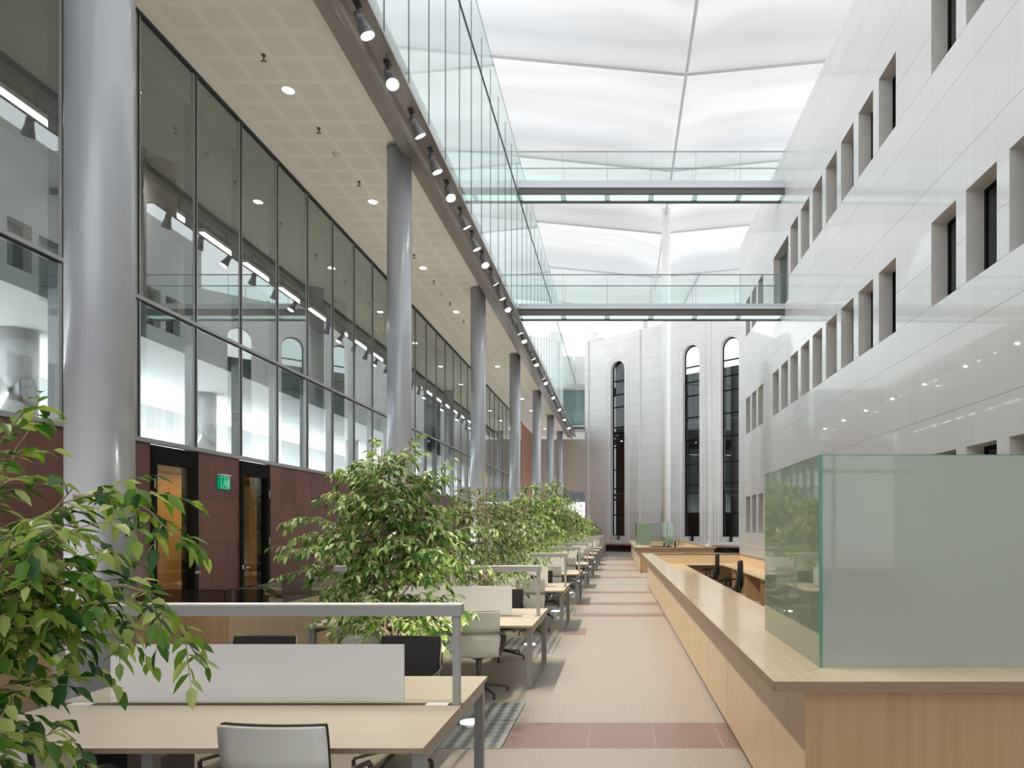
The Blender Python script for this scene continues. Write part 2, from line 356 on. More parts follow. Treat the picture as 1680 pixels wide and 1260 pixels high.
# ================================================================== floor
bands = [(5.6, 6.34, 'pink'), (-2.6, -1.9, 'pink'), (11.52, 12.29, 'half'), (13.9, 14.4, 'pink'), (16.0, 16.6, 'pink'), (18.8, 19.5, 'pink'), (21.5, 22.2, 'paleband'),
         (24.6, 25.2, 'pink'), (28.6, 29.5, 'pink'), (33.0, 33.8, 'pink'), (38.3, 39.6, 'pink'), (44, 45, 'pink')]
fl = MB()
ys = sorted({YB0, YB1} | {b[0] for b in bands} | {b[1] for b in bands} | {5.6+R*k for k in range(-2, 11)} | {7.06+R*k for k in range(-2, 11)})
xs = [-14.0, -3.5, -1.0, -.6, 9.5]
for y0, y1 in zip(ys, ys[1:]):
    ym = (y0+y1)/2
    for x0, x1 in zip(xs, xs[1:]):
        xm = (x0+x1)/2; mt = 'terrazzo'
        for a, b, kd in bands:
            if a < ym < b and xm > -1.0:
                if kd == 'half': mt = 'pink' if xm < -.6 else mt
                else: mt = kd
        if -3.5 < xm < -1.0 and ((ym-5.6) % R) < 1.46: mt = 'grating'
        fl.box(x0, x1, y0, y1, -.3, 0, mt)
o = struct(fl.build('floor'), 'pale terrazzo floor of the atrium crossed by pink granite bands', 'floor')
# fine joints of the granite bands
jn = MB()
for a, b, kd in bands[:4]:
    if kd == 'half': continue
    for x in (-.28, .30, .88): jn.box(x, x+.006, a, b, 0, .0012)
    jn.box(-1.0, .95, (a+b)/2-.003, (a+b)/2+.003, 0, .0012)
    for yy in (a, b): jn.box(-1.0, .95, yy-.002, yy+.002, 0, .0012)
for k in range(0, 4):
    y0 = 5.6+R*k
    jn.box(-1.008, -.996, y0, y0+1.46, 0, .0015, 'joint2'); jn.box(-3.5, -1.0, y0-.005, y0+.005, 0, .0015, 'joint2'); jn.box(-3.5, -1.0, y0+.82, y0+.827, 0, .0015, 'joint2')
jo = jn.build('floor_joints', 'joint', o)

# ================================================================== right wall
XW0, XS = 6.47, -.0138
def wr(u, y, z):  # u = depth behind wall plane
    return (XW0+XS*y+u, y, z)
YW1 = 33.4
present = [k for k in range(-6, 1)]+list(range(2, 11))+[12, 13, 14]
def wy(k): return 13.41+1.314*k   # far edge
WW = .963; RD = .33
rows = {'C': (1.644, 3.336), 'B': (6.315, 8.007), 'A': (10.986, 12.678)}
ZW = 15.94
openings = []
for rn, (z0, z1) in rows.items():
    for k in present:
        if rn == 'A' and k in (9, 10): continue
        openings.append((rn, k, wy(k)-WW, wy(k), z0, z1))
openings.append(('D', 0, 24.2, 26.4, 10.18, 12.55))
wl = MB()
yc = sorted({YB0, YW1} | {v for o_ in openings for v in (o_[2], o_[3])})
zc = sorted({0, ZW} | {v for o_ in openings for v in (o_[4], o_[5])})
for y0, y1 in zip(yc, yc[1:]):
    for z0, z1 in zip(zc, zc[1:]):
        ym, zm = (y0+y1)/2, (z0+z1)/2
        if any(a < ym < b and c < zm < d for _, _, a, b, c, d in openings): continue
        wl.face([wr(0, y0, z0), wr(0, y1, z0), wr(0, y1, z1), wr(0, y0, z1)][::-1], 'stone')
for rn, k, y0, y1, z0, z1 in openings:
    rd = RD if rn != 'D' else .25
    A = [(y0, z0), (y1, z0), (y1, z1), (y0, z1)]
    for i in range(4):
        (a, b), (c, d) = A[i], A[(i+1) % 4]
        wl.face([wr(0, a, b), wr(0, c, d), wr(rd, c, d), wr(rd, a, b)], 'reveal')
wl.face([wr(0, YW1, 0), wr(3.5, YW1, 0), wr(3.5, YW1, ZW), wr(0, YW1, ZW)], 'stone')
wl.face([wr(0, YB0, ZW), wr(0, YW1, ZW), (14, YW1, ZW), (14, YB0, ZW)], 'reveal')
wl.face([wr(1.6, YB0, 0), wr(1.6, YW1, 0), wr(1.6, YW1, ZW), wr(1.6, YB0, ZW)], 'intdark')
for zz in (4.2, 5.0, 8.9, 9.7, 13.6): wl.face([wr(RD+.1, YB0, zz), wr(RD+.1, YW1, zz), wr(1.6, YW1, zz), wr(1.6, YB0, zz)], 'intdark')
wallr = struct(wl.build('wall_right'), 'tall pale polished stone wall with three rows of deep windows', 'wall')
wn = 10
def rect_window(n, y0, y1, z0, z1, u, parent=None, door=False):
    e = empty('window_%d' % n if not door else 'door_%d' % n, wr(u, (y0+y1)/2, z0)); struct(e)
    def loc(uu, y, z): p = Vector(wr(u+uu, y, z))-e.location; return tuple(p)
    f = MB(); t = .07
    for a, b, c, d in ((y0, y0+t, z0, z1), (y1-t, y1, z0, z1), (y0+t, y1-t, z0, z0+t), (y0+t, y1-t, z1-t, z1)):
        f.box(0, .06, a, b, c, d, fn=loc)
    if door: f.box(0, .06, (y0+y1)/2-.03, (y0+y1)/2+.03, z0, z1, fn=loc)
    f.build('window_frame' if not door else 'door_frame', 'black' if not door else 'mullion', e)
    g = MB(); g.box(.02, .03, y0+t, y1-t, z0+t, z1-t, fn=loc)
    g.build('window_pane' if not door else 'door_pane', 'gl_dark' if not door else 'gl_up', e)
    return e
for rn, k, y0, y1, z0, z1 in openings:
    if rn == 'D': continue
    if k < -3: continue
    e = rect_window(wn, y0, y1, z0, z1, RD)
    tag(e, 'dark framed window recessed in the pale stone wall, %s storey row' % {'A': 'top', 'B': 'middle', 'C': 'lowest'}[rn], 'window', '%s row of windows in the pale stone wall' % {'A': 'top', 'B': 'middle', 'C': 'lowest'}[rn])
    wn += 1
tag(rect_window(3, 24.2, 26.4, 10.18, 12.55, .25, door=True), 'tall glazed door at the right end of the lower footbridge', 'door')

# ================================================================== far wall (slanted, three arched windows)
W1 = Vector((-.2, 52.7)); DW = Vector((.7586, -.6516)); NW = Vector((-.6516, -.7586))
def fw(t, z, out=0.0):
    p = W1+DW*t+NW*out; return (p.x, p.y, z)
AT = [0.0, 7.04, 10.28, 13.52]; AW = .73; ZS, ZSP, ZTOP = 1.24, 14.37, 17.15
e = empty('wall_back', (W1.x, W1.y, 0), math.atan2(DW.y, DW.x)); struct(e, 'far slanted pale stone wall with tall arched windows', 'wall')
def fl_(t, y, z): return (t, y, z)      # local: x along the wall, y towards the back
w = MB()
edges = [-3.39]+[v for a in AT for v in (a-AW, a+AW)]+[19.0]
for i in range(0, len(edges), 2):
    w.face([(edges[i], 0, 0), (edges[i+1], 0, 0), (edges[i+1], 0, ZTOP), (edges[i], 0, ZTOP)], 'stone_far')
NA = 20
for a in AT:
    w.face([(a-AW, 0, 0), (a+AW, 0, 0), (a+AW, 0, ZS-.35), (a-AW, 0, ZS-.35)], 'stone_far')
    for s_ in (-1, 1):
        x0, x1 = sorted((a+s_*.25, a+s_*AW)); w.face([(x0, 0, ZS-.35), (x1, 0, ZS-.35), (x1, 0, ZS), (x0, 0, ZS)], 'stone_far')
        w.face([(a+s_*AW, 0, ZS), (a+s_*AW, .4, ZS), (a+s_*AW, .4, ZSP), (a+s_*AW, 0, ZSP)], 'reveal')
        w.face([(a+s_*.25, 0, ZS-.35), (a+s_*.25, .4, ZS-.35), (a+s_*.25, .4, ZS), (a+s_*.25, 0, ZS)], 'reveal')
    pa = [(a-AW*math.cos(PI*i/NA), ZSP+AW*math.sin(PI*i/NA)) for i in range(NA+1)]
    for (x0, z0), (x1, z1) in zip(pa, pa[1:]):
        w.face([(x0, 0, z0), (x1, 0, z1), (x1, 0, ZTOP), (x0, 0, ZTOP)], 'stone_far')
        w.face([(x0, 0, z0), (x0, .4, z0), (x1, .4, z1), (x1, 0, z1)], 'reveal')
w.face([(-3.39, 0, ZTOP), (19, 0, ZTOP), (19, 1.2, ZTOP), (-3.39, 1.2, ZTOP)], 'stone_far')
w.face([(-3.39, 0, 0), (-3.39, 4.0, 0), (-3.39, 4.0, ZTOP), (-3.39, 0, ZTOP)], 'stone_far')
wall_face = w.build('stone_facing', None, e)
# stepped arch mouldings and flat pilaster strips
for ai, a in enumerate(AT[:3]):
    mo = MB()
    for off, th in ((.16, .035), (.38, .035)):
        r0, r1 = AW+off, AW+off+.10
        for s_ in (-1, 1):
            x0, x1 = sorted((a+s_*r0, a+s_*r1)); mo.box(x0, x1, -th, 0.01, ZS-.45, ZSP)
        for i in range(NA):
            t0, t1 = PI*i/NA, PI*(i+1)/NA
            q = [(a-r*math.cos(t), ZSP+r*math.sin(t)) for r, t in ((r0, t0), (r0, t1), (r1, t1), (r1, t0))]
            mo.prism(q[::-1], -th, 0.01)
    mo.box(a-AW-.66, a+AW+.66, -.07, .01, ZS-.62, ZS-.45)
    mo.build('arch_moulding', 'moulding', e)
for t0, t1 in ((-3.45, -3.1), (2.0, 2.35), (4.55, 4.85), (8.55, 8.72), (11.75, 11.95)):
    p_ = MB(); p_.box(t0, t1, -.12, .01, 0, ZTOP+.04); p_.build('pilaster', 'stone_far', e)
kn = MB(); kn.cyl((0, 0), .62, 0, .9, 20); kn.tube([(0, 0, 0), (0, 0, .1)], .2)
kb = MB(); pts = [(-3.45, 0), (-3.45, .5), (-3.3, .72), (-3.0, .85), (-2.65, .78), (-2.4, .5), (-2.0, .25), (-1.5, .08), (-1.5, 0)]
kb.prism([(x, ZTOP+z) for x, z in pts], -.05, .5); kb.build('parapet_scroll', 'stone_far', e)
# arched window frames + glass
for ai, a in enumerate(AT[:3]):
    we = empty('window_%d' % (5+ai), fw(a, ZS, -.3), math.atan2(DW.y, DW.x))
    struct(we, ['leftmost tall arched window in the far stone wall', 'middle tall arched window in the far stone wall', 'rightmost tall arched window in the far stone wall, beside the right wall'][ai], 'window')
    fr = MB(); t = .06
    for s_ in (-1, 1):
        x0, x1 = sorted((s_*AW, s_*(AW-t))); fr.box(x0, x1, 0, .08, 0, ZSP-ZS)
    for i in range(NA):
        t0, t1 = PI*i/NA, PI*(i+1)/NA
        q = [(-r*math.cos(tt), ZSP-ZS+r*math.sin(tt)) for r, tt in ((AW-t, t0), (AW-t, t1), (AW, t1), (AW, t0))]
        fr.prism(q[::-1], 0, .08)
    fr.box(-AW, AW, 0, .08, 0, .07)
    for zz in (1.6, 3.7, 5.2, 7.0, 8.6, 10.2, 11.2, 12.3): fr.box(-AW+t, AW-t, 0, .06, zz, zz+.09)
    fr.build('window_frame', 'black', we)
    g = MB(); g.face([(-AW, .04, 0), (AW, .04, 0), (AW, .04, ZSP-ZS)]+[(AW*math.cos(PI*i/NA), .04, ZSP-ZS+AW*math.sin(PI*i/NA)) for i in range(1, NA)]+[(-AW, .04, ZSP-ZS)])
    g.face([(-.25, .04, -.35), (.25, .04, -.35), (.25, .04, 0), (-.25, .04, 0)])
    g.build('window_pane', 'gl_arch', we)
bk = MB()   # rooms behind the arched windows
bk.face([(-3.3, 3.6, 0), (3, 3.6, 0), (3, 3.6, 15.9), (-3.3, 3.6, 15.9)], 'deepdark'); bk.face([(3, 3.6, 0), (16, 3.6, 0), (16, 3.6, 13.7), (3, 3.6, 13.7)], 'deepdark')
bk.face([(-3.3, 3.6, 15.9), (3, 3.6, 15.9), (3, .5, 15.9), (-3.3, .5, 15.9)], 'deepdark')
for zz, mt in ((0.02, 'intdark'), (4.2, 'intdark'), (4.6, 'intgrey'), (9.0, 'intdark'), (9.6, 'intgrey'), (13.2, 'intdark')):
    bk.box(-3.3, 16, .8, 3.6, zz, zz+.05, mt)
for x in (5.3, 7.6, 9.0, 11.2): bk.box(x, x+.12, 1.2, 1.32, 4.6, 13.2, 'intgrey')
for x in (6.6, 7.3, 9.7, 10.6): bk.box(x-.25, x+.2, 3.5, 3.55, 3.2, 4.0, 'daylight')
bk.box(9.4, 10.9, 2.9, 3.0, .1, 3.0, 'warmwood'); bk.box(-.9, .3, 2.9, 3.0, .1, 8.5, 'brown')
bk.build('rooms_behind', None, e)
# base ledge of the far wall
le = empty('stone_ledge', fw(4, 0, .02), math.atan2(DW.y, DW.x)); tag(le, 'low dark ledge with brown cap along the foot of the far stone wall', 'ledge')
l1 = MB(); l1.box(-5.6, 11, -.45, 0, 0, .50); l1.build('dark_plinth', 'gl_dark', le)
l0 = MB(); l0.box(-5.58, 10.98, -.40, 0, 0.001, .49); l0.build('plinth_core', 'deepdark', le)
l2 = MB(); l2.box(-5.8, 11.1, -.55, 0, .50, .58); l2.build('ledge_cap', 'redwall', le)
ul = MB(); ul.cyl((0, 0), .09, 0, .06, 12, 'chrome'); ul.cyl((0, 0), .07, .06, .065, 12, 'ulamp')
p = fw(8.62, 0.58, .3)
o = ul.build('wall_uplight', None, None, loc=p); tag(o, 'small uplight on the ledge between the two right arched windows', 'light')
lt = bpy.data.lights.new('wall_uplight_lamp', 'SPOT'); lt.energy = 34; lt.spot_size = .35; lt.spot_blend = 1; lt.color = (1, .9, .8); lt.shadow_soft_size = .05
lo = bpy.data.objects.new('wall_uplight_lamp', lt); COL.objects.link(lo); lo.location = (p[0], p[1], .66); lo.rotation_euler = (PI, 0, 0)
dv = Vector((*(-NW*.10), 1)).normalized(); lo.rotation_euler = dv.to_track_quat('-Z', 'Y').to_euler()

# ================================================================== end wall at the left, side passage
b_ = MB()
b_.box(-14, -2.3, 58.0, 58.3, 4.9, 9.6, 'beige'); b_.box(-14, -2.3, 57.9, 58.3, 4.1, 4.9, 'blue'); b_.box(-14, -2.3, 58.2, 58.4, .0, 4.1, 'daylight')
for x in (-12, -10, -8, -6.3, -4.4, -2.5): b_.box(x, x+.12, 58.0, 58.2, 0, 4.1, 'white')
b_.box(-14, -2.3, 58.6, 58.9, 9.6, 14.2, 'interior'); b_.box(-3.9, -2.3, 57.0, 58.6, 14.2, 16.6, 'interior')
b_.box(-14, -2.3, 58.5, 58.6, 10.4, 14.0, 'slab')
struct(b_.build('wall_left_end'), 'distant end wall with a bright glazed doorway under a beige panel', 'wall')
rd_ = MB(); rd_.box(XF-.3, XF, 50.8, 58, 0, CEIL)
struct(rd_.build('wall_left_far', 'redwall'), 'terracotta wall at the far end of the left side', 'wall')

# ================================================================== glazed end added behind camera for fill light / shell against outside light
bw = MB(); bw.box(-14, 14, YB0-.3, YB0, 0, .9, 'interior'); bw.box(-14, 14, YB0-.3, YB0, 15.5, 20, 'interior')
for x in (-14, -7.6, 6.6): bw.box(x, x+(.6 if x > -14 else 6.4) if x < 6 else 14, YB0-.3, YB0, .9, 15.5, 'interior')
for i in range(1, 9): bw.box(-7+i*1.51-.04, -7+i*1.51+.04, YB0-.2, YB0-.05, .9, 15.5, 'mullion')
for z in (3.2, 6.5, 9.9, 13): bw.box(-7, 6.6, YB0-.2, YB0-.05, z-.04, z+.04, 'mullion')
bw.box(-30, 30, -40, YB0-.3, -.3, -.1, 'paleband')
struct(bw.build('wall_front'), 'unseen glazed end wall behind the viewer, added for fill daylight', 'wall')
ow = MB(); ow.box(-14.3, -14, YB0, YB1, 0, 12, 'interior'); struct(ow.build('wall_outer'), 'unseen outer wall on the left, added to keep outside light out', 'wall')

# ================================================================== left side: granite base wall, rooms, slabs
D1 = (10.62, 11.78); D2 = (13.1, 14.2)
ZB = 3.21
g = MB()
segs = [(YB0, D1[0]), (D1[1], D2[0]), (D2[1], 50.8)]
for a, b in segs: g.box(XF-.25, XF, a, b, 0, ZB, 'brown')
wallL = struct(g.build('wall_left'), 'red brown granite wall below the long glazed facade', 'wall')
tr = MB(); tr.box(XF-.05, XF+.05, YB0, 50.8, ZB, ZB+.07); struct(tr.build('trim_1', 'mullion'), 'grey metal sill on top of the granite wall', 'sill')
for n, (y0, y1) in enumerate((D1, D2)):
    e = empty('door_%d' % (n+1), (XF, (y0+y1)/2, 0)); struct(e, ['tall glass door with black frame left of the green sign', 'tall glass door with black frame right of the green sign'][n], 'door')
    h = (y1-y0)/2; f = MB(); t = .11
    f.box(-.2, .03, -h, -h+t, 0, ZB-.02); f.box(-.2, .03, h-t, h, 0, ZB-.02); f.box(-.2, .03, -h+t, h-t, ZB-.30, ZB-.02)
    f.build('door_frame', 'black', e)
    gd = MB(); gd.box(-.06, -.04, -h+t, h-t, .05, ZB-.30); gd.build('door_pane', 'gl_door', e)
    hd = MB(); s_ = 1 if n == 0 else -1; yy = s_*(h-t*.5)
    hd.tube([(.03, yy, 1.08), (.09, yy, 1.08), (.09, yy-s_*.14, 1.08)], .012, 8); hd.cyl((.035, yy), .02, 1.04, 1.12, 8); hd.build('door_handle', 'chrome', e)
    hg = MB()
    for zz in (.3, 1.5, 2.5): hg.box(.03, .045, -s_*(h-t*.4)-.012, -s_*(h-t*.4)+.012, zz, zz+.16)
    hg.build('door_hinges', 'mullion', e)
vb = MB(); vb.box(-9.6, -9.5, 8.5, 17, 0, 3.0, 'warmwood'); vb.box(-9.5, XF-.25, 8.5, 8.6, 0, 3, 'interior'); vb.box(-9.5, XF-.25, 17, 17.1, 0, 3, 'warmwood')
pass
struct(vb.build('wall_vestibule'), 'warm wood lined room behind the two glass doors', 'wall')
for yy in (10.9, 14.2):
    q = MB(); q.box(-8.7, -8.3, yy-.2, yy+.2, 2.93, 2.98); tag(q.build('vestibule_fill', 'doorglow'), 'added warm panel lighting the room behind the %s glass door' % ('left' if yy < 12 else 'right'), 'light')  # glowing panels added to give the doors their amber look
# slabs and rooms behind the facade
sl = MB()
sl.box(-14, -7.8, YB0, 50.8, 3.02, 3.15, 'interior')       # floor of the lower room
sl.box(-14, -7.8, YB0, 50.8, 4.98, 5.5, 'interior')        # slab between
sl.box(-7.8, -7.78, YB0, 50.8, 4.98, 5.5, 'slab')
sl.box(-14, XF-.05, YB0, 50.8, 9.3, 9.9, 'intgrey')
sl.box(-12.1, -12, YB0, 50.8, 3.15, 4.98, 'interior')
sl.box(-11.6, -11.5, YB0, 50.8, 5.5, 9.3, 'intgrey')
struct(sl.build('floor_upper'), 'floor slabs and inner walls of the rooms behind the facade', 'floor')
dk = MB(); dk.box(-14, XG-.12, YB0, 57.4, CEIL+.21, CEIL+.4, 'interior'); struct(dk.build('floor_gallery'), 'gallery floor behind the upper glazing', 'floor')
# cove lights of the lower room
for k in range(13):
    y0 = 2.6+k*3.7
    q = MB(); q.box(-11.7, -11.5, y0, y0+3.3, 3.30, 3.36, 'roomglow'); q.box(-11.75, -11.45, y0-.02, y0+3.32, 3.15, 3.30, 'interior')
    tag(q.build('cove_light'), 'long low cove light in the bright room behind the facade', 'light', 'cove lights of the bright lower room')
for k in range(21):
    y0 = 10.4+1.83*k
    q = MB(); q.box(-.05, .05, 0, 1.3, 0, .03, 'strip'); q.box(-.08, .08, -.03, 1.33, .03, .12, 'white'); q.box(-.01, .01, .3, .32, .12, .4, 'mullion'); q.box(-.01, .01, 1.0, 1.02, .12, .4, 'mullion')
    tag(q.build('linear_light', loc=(-10, y0, 8.9)), 'slim tube light hanging in the room behind the upper facade panes', 'light', 'tube lights behind the facade')
for k, (x, y, r) in enumerate(((-9.5, 10.5, .25), (-9.6, 15.4, .22), (-9.6, 23.8, .22), (-9.6, 32.2, .22))):
    q = MB(); q.cyl((0, 0), r, 0, 1.82, 32); o = q.build('indoor_column', 'chrome', smooth=False, loc=(x, y, 3.15)); 
    for p_ in o.data.polygons: p_.use_smooth = len(p_.vertices) == 4
    tag(o, 'shiny metal column standing inside the bright room, %s from the left' % ORD[k], 'column', 'shiny columns in the bright room')
for k, (x, y) in enumerate(((-9.4, 13.6), (-9.4, 22.0), (-9.4, 30.5))):
    q = MB(); q.cyl((0, 0), .28, 0, 3.8, 32); o = q.build('indoor_column', 'beige', loc=(x, y, 5.5))
    for p_ in o.data.polygons: p_.use_smooth = len(p_.vertices) == 4
    tag(o, 'beige round column behind the upper facade panes, %s from the left' % ORD[k], 'column', 'beige columns in the upper room')
# ---- curtain wall
cw = empty('window_1', (XF, 0, ZB)); struct(cw, 'long glazed facade on the left between granite wall and soffit', 'window')
ym = [1.97+1.4*k for k in range(0, 36)]; ym = [y for y in ym if y < 50.9]
zt = 5.46
for y in ym:
    q = MB(); q.box(-.16, -.01, y-.075, y+.0, 0, CEIL-ZB, 'fin'); q.box(-.01, .010, y-.010, y+.016, 0, CEIL-ZB, 'mullion'); q.box(-.01, .010, y-.022, y-.010, 0, CEIL-ZB, 'darkline')
    q.build('mullion', None, cw)
q = MB(); q.box(-.06, .02, YB0, 50.8, zt-ZB-.03, zt-ZB+.03, 'mullion'); q.box(-.06, .022, YB0, 50.8, zt-ZB-.045, zt-ZB-.03, 'darkline'); q.build('transom', None, cw)
q = MB(); q.box(-.06, .03, YB0, 50.8, CEIL-ZB-.045, CEIL-ZB); q.build('head_rail', 'darkline', cw)
for y0, y1 in zip([YB0]+ym, ym+[50.8]):
    q = MB(); q.box(-.02, -.012, y0+.02, y1-.02, .07, zt-ZB-.03); q.build('lower_pane', 'gl_low', cw)
    q = MB(); q.box(-.02, -.012, y0+.02, y1-.02, zt-ZB+.03, CEIL-ZB-.08); q.build('upper_pane', 'gl_low', cw)
# ---- soffit + beam
c_ = MB(); c_.box(XF-.1, -4.5, YB0, 57.9, CEIL, CEIL+.2); struct(c_.build('ceiling', 'soffit'), 'beige soffit with square perforated panels above the left aisle', 'ceiling')
prof = [(-4.56, 9.95), (-4.56, 9.70), (-4.53, 9.66), (-4.30, 9.67), (-4.26, 9.60), (-4.21, 9.565), (-4.15, 9.565), (-4.11, 9.61), (-4.09, 9.73), (-3.80, 9.73), (-3.78, 9.70), (-3.75, 9.70), (-3.75, 9.76), (-3.86, 9.76), (-3.86, 10.1), (-4.56, 10.1)]
bm = MB(); bm.prism(prof, YB0, 57.5); beam = struct(bm.build('trim_2', 'beam'), 'long dark grey edge beam carrying the row of spotlights', 'beam')
ge = MB(); ge.box(-4.585, -4.56, YB0, 57.5, 9.80, 9.92); ge.build('shadow_gap', 'black', beam)  # black strip stands for the shade in the gap beside the beam
# ---- gallery glazing above the beam
ZG0 = 9.76
gg = empty('window_2', (XG, 0, ZG0)); struct(gg, 'tall upper glazing above the dark edge beam', 'window')
ZG = 15.78-ZG0
yg = [0.63+1.257*k for k in range(0, 46)]
for y in yg:
    q = MB(); q.box(-.014, .006, y-.008, y+.008, 0, 15.32-ZG0, 'darkbar'); q.build('glazing_bar', None, gg)
for y0, y1 in zip(yg, yg[1:]):
    q = MB(); q.box(-.008, 0, y0+.012, y1-.012, 0, ZG); q.build('glass_pane', 'gl_up', gg)
q = MB(); q.box(-.02, .016, yg[0], yg[-1], 14.27-ZG0, 14.31-ZG0); q.build('transom', 'darkline', gg)
q = MB(); q.box(-.012, .004, yg[0], yg[-1], ZG, ZG+.02); q.build('top_rail', 'mullion', gg)

# ================================================================== columns
cols = [(-4.55, 5.82), (-4.68, 14.1), (-4.78, 22.4), (-4.88, 30.9), (-4.90, 39.2), (-4.99, 47.7), (-5.05, 55.6)]
for k, (x, y) in enumerate(cols):
    e = empty('round_column', (x, y, 0)); tag(e, 'silver grey round column, %s from the camera along the left aisle' % ORD[k], 'column', 'round columns along the left aisle')
    q = MB(); q.cyl((0, 0), .25, 0, CEIL-.01, 64); o = q.build('shaft', 'steel', e)
    for p_ in o.data.polygons: p_.use_smooth = len(p_.vertices) == 4
    q = MB(); q.cyl((0, 0), .262, CEIL-.05, CEIL+.0, 48); q.build('capital_ring', 'beam', e)  # grey capital ring under the soffit
    q = MB(); q.cyl((0, 0), .27, 0, .08, 48); q.build('base_ring', 'beam', e)
    q = MB(); q.cyl((-.42, 0), .09, 0, .14, 20); q.build('uplight_housing', 'lamphead', e)
    q = MB(); q.cyl((-.42, 0), .075, .14, .145, 20); q.build('uplight_lens', 'ulamp', e)
    ld = bpy.data.lights.new('column_uplight_lamp', 'SPOT'); ld.energy = 480 if k else 230; ld.color = (1, .95, .88); ld.spot_size = math.radians(88); ld.spot_blend = .9; ld.shadow_soft_size = .08
    lo = bpy.data.objects.new('column_uplight_lamp', ld); COL.objects.link(lo); lo.location = (x-.42, y, .16); lo.rotation_euler = Vector((.10, 0, -1)).normalized().to_track_quat('Z', 'Y').to_euler()
e = empty('white_column', (3.1, 44.5, 0)); tag(e, 'slender tall white column in front of the far wall', 'column')
q = MB(); q.cyl((0, 0), .30, 0, 23.2, 40); o = q.build('shaft', 'white', e)
for p_ in o.data.polygons: p_.use_smooth = len(p_.vertices) == 4
q = MB(); q.cyl((0, 0), .36, 0, .12, 32); q.build('base_plate', 'mullion', e)

# ================================================================== fabric roof
ribs = [-2.45+8.44*k for k in range(-2, 8)]      # ... 31.3, 39.7, 48.2, 56.6
XSP = 3.08
def rz(x): return H+21.4+ (abs(x-XSP)/9.0)*.85
def bulge(u):    # shape of the cloth between two ribs
    return 1.5*math.sin(PI*u)**.7+.30*math.sin(3*PI*u)+.10*math.sin(5*PI*u)
rf = MB(); k = rf.mi('roof')
xs_ = [-14+28*i/28 for i in range(29)]; xs_ = sorted(set(xs_+[XSP]))
rows_ = []
bounds = [(-27.8, ribs[0])]+list(zip(ribs, ribs[1:]))  # unseen bays behind the viewer added to keep sun off the floor
NB = 14
for (a, b) in bounds:
    for j in range(NB):
        u = j/NB; rows_.append((a+(b-a)*u, bulge(u)))
rows_.append((ribs[-1], 0)); rows_.append((58.3, -.7)); rows_.append((60.2, -1.75))
base = len(rf.v)
for (y, bz) in rows_:
    for x in xs_:
        d = min(1, abs(x-XSP)/2.5) if bz > 0 else 1; rf.v.append((x, y, rz(x)+bz*(.45+.55*d)))
nx = len(xs_)
for j in range(len(rows_)-1):
    for i in range(nx-1):
        a = base+j*nx+i; rf.f.append((a, a+1, a+nx+1, a+nx)); rf.m.append(k)
o = rf.build('ceiling_roof', None, smooth=True); struct(o, 'billowing white translucent fabric roof over the atrium', 'roof')
q = MB()
for y in ribs+[60.2]:
    dz = -1.75 if y > 60 else 0
    q.tube([(x, y, rz(x)+dz-.05) for x in (-14, XSP, 14)], .055, 8)
q.tube([(XSP, -27, rz(XSP)-.05), (XSP, 58, rz(XSP)-.5)], .075, 8)
q.tube([(6.9, 56.6, rz(6.9)-.05), (5.6, 60.2, rz(6)-1.8)], .08, 8)
q.build('roof_cables', 'cable', o)
q = MB(); q.box(.25, .65, .2, .5, 0, 1.5)
o = q.build('roof_post', 'reveal', loc=fw(1.8, ZTOP, -.6)); tag(o, 'short grey post rising from the top of the far wall', 'post')

# ================================================================== footbridges
def footbridge(zb, zt, label, yb=24.67, x0=-3.78, x1=None, wdt=1.2):
    x1 = XW0+XS*yb if x1 is None else x1
    e = empty('footbridge', ((x0+x1)/2, yb, zb)); tag(e, label, 'footbridge')
    cx = (x0+x1)/2; a, b = x0-cx, x1-cx; h = zt-zb
    q = MB()
    q.prism([(0, 0), (0, .16), (-.02, .2), (-.02, .23), (.08, .23), (.08, 0)], 0, 1)
    # rotate prism so that it runs along x
    q.v = [(a+(b-a)*y, x, z) for x, y, z in q.v]; q.build('edge_beam', 'bridgebeam', e)
    q = MB(); q.box(a, b, .62, .74, 0.0, .23); q.build('rear_beam', 'bridgebeam', e)
    q = MB(); q.box(a, b, -.03, .02, .23, .26); q.build('edge_strip', 'screen', e)
    q = MB(); q.box(a, b, 0, .04, .26, h); q.build('fascia', 'fascia', e)
    q = MB(); q.box(a, b, .04, wdt-.04, .23, h-.1); q.build('deck', 'slab', e)
    n = max(1, round((b-a)/1.6)); w_ = (b-a)/n
    for i in range(n):
        q = MB(); q.box(a+i*w_+.10, a+(i+1)*w_-.10, .085, .615, .05, .06); q.build('light_panel', 'bridgeglow', e)
    q = MB(); q.box(a, b, .08, .62, .065, .10); q.build('soffit_glass', 'glowgap', e)
    for s_, y in ((0, .02), (1, wdt-.04)):
        q = MB(); q.box(a+.02, b-.02, y, y+.012, h-.1, h+1.04); q.build('glass_balustrade', 'gl_rail', e)
        q = MB(); q.tube([(a, y, h+1.08), (b, y, h+1.08)], .022, 8)
        for i in range(1, n): q.box(a+i*w_-.006, a+i*w_+.006, y-.004, y+.016, h-.1, h+1.06)
        q.build('handrail', 'mullion', e)
    return e
footbridge(H+12.40, H+12.90, 'upper glass footbridge with a glowing soffit just below the fabric roof')
footbridge(H+7.90, H+8.33, 'lower glass footbridge with a glowing soffit in front of the far wall')
footbridge(9.62, 9.95, 'short distant footbridge between the gallery and the far stone wall', 52.5, -3.72, -2.78)

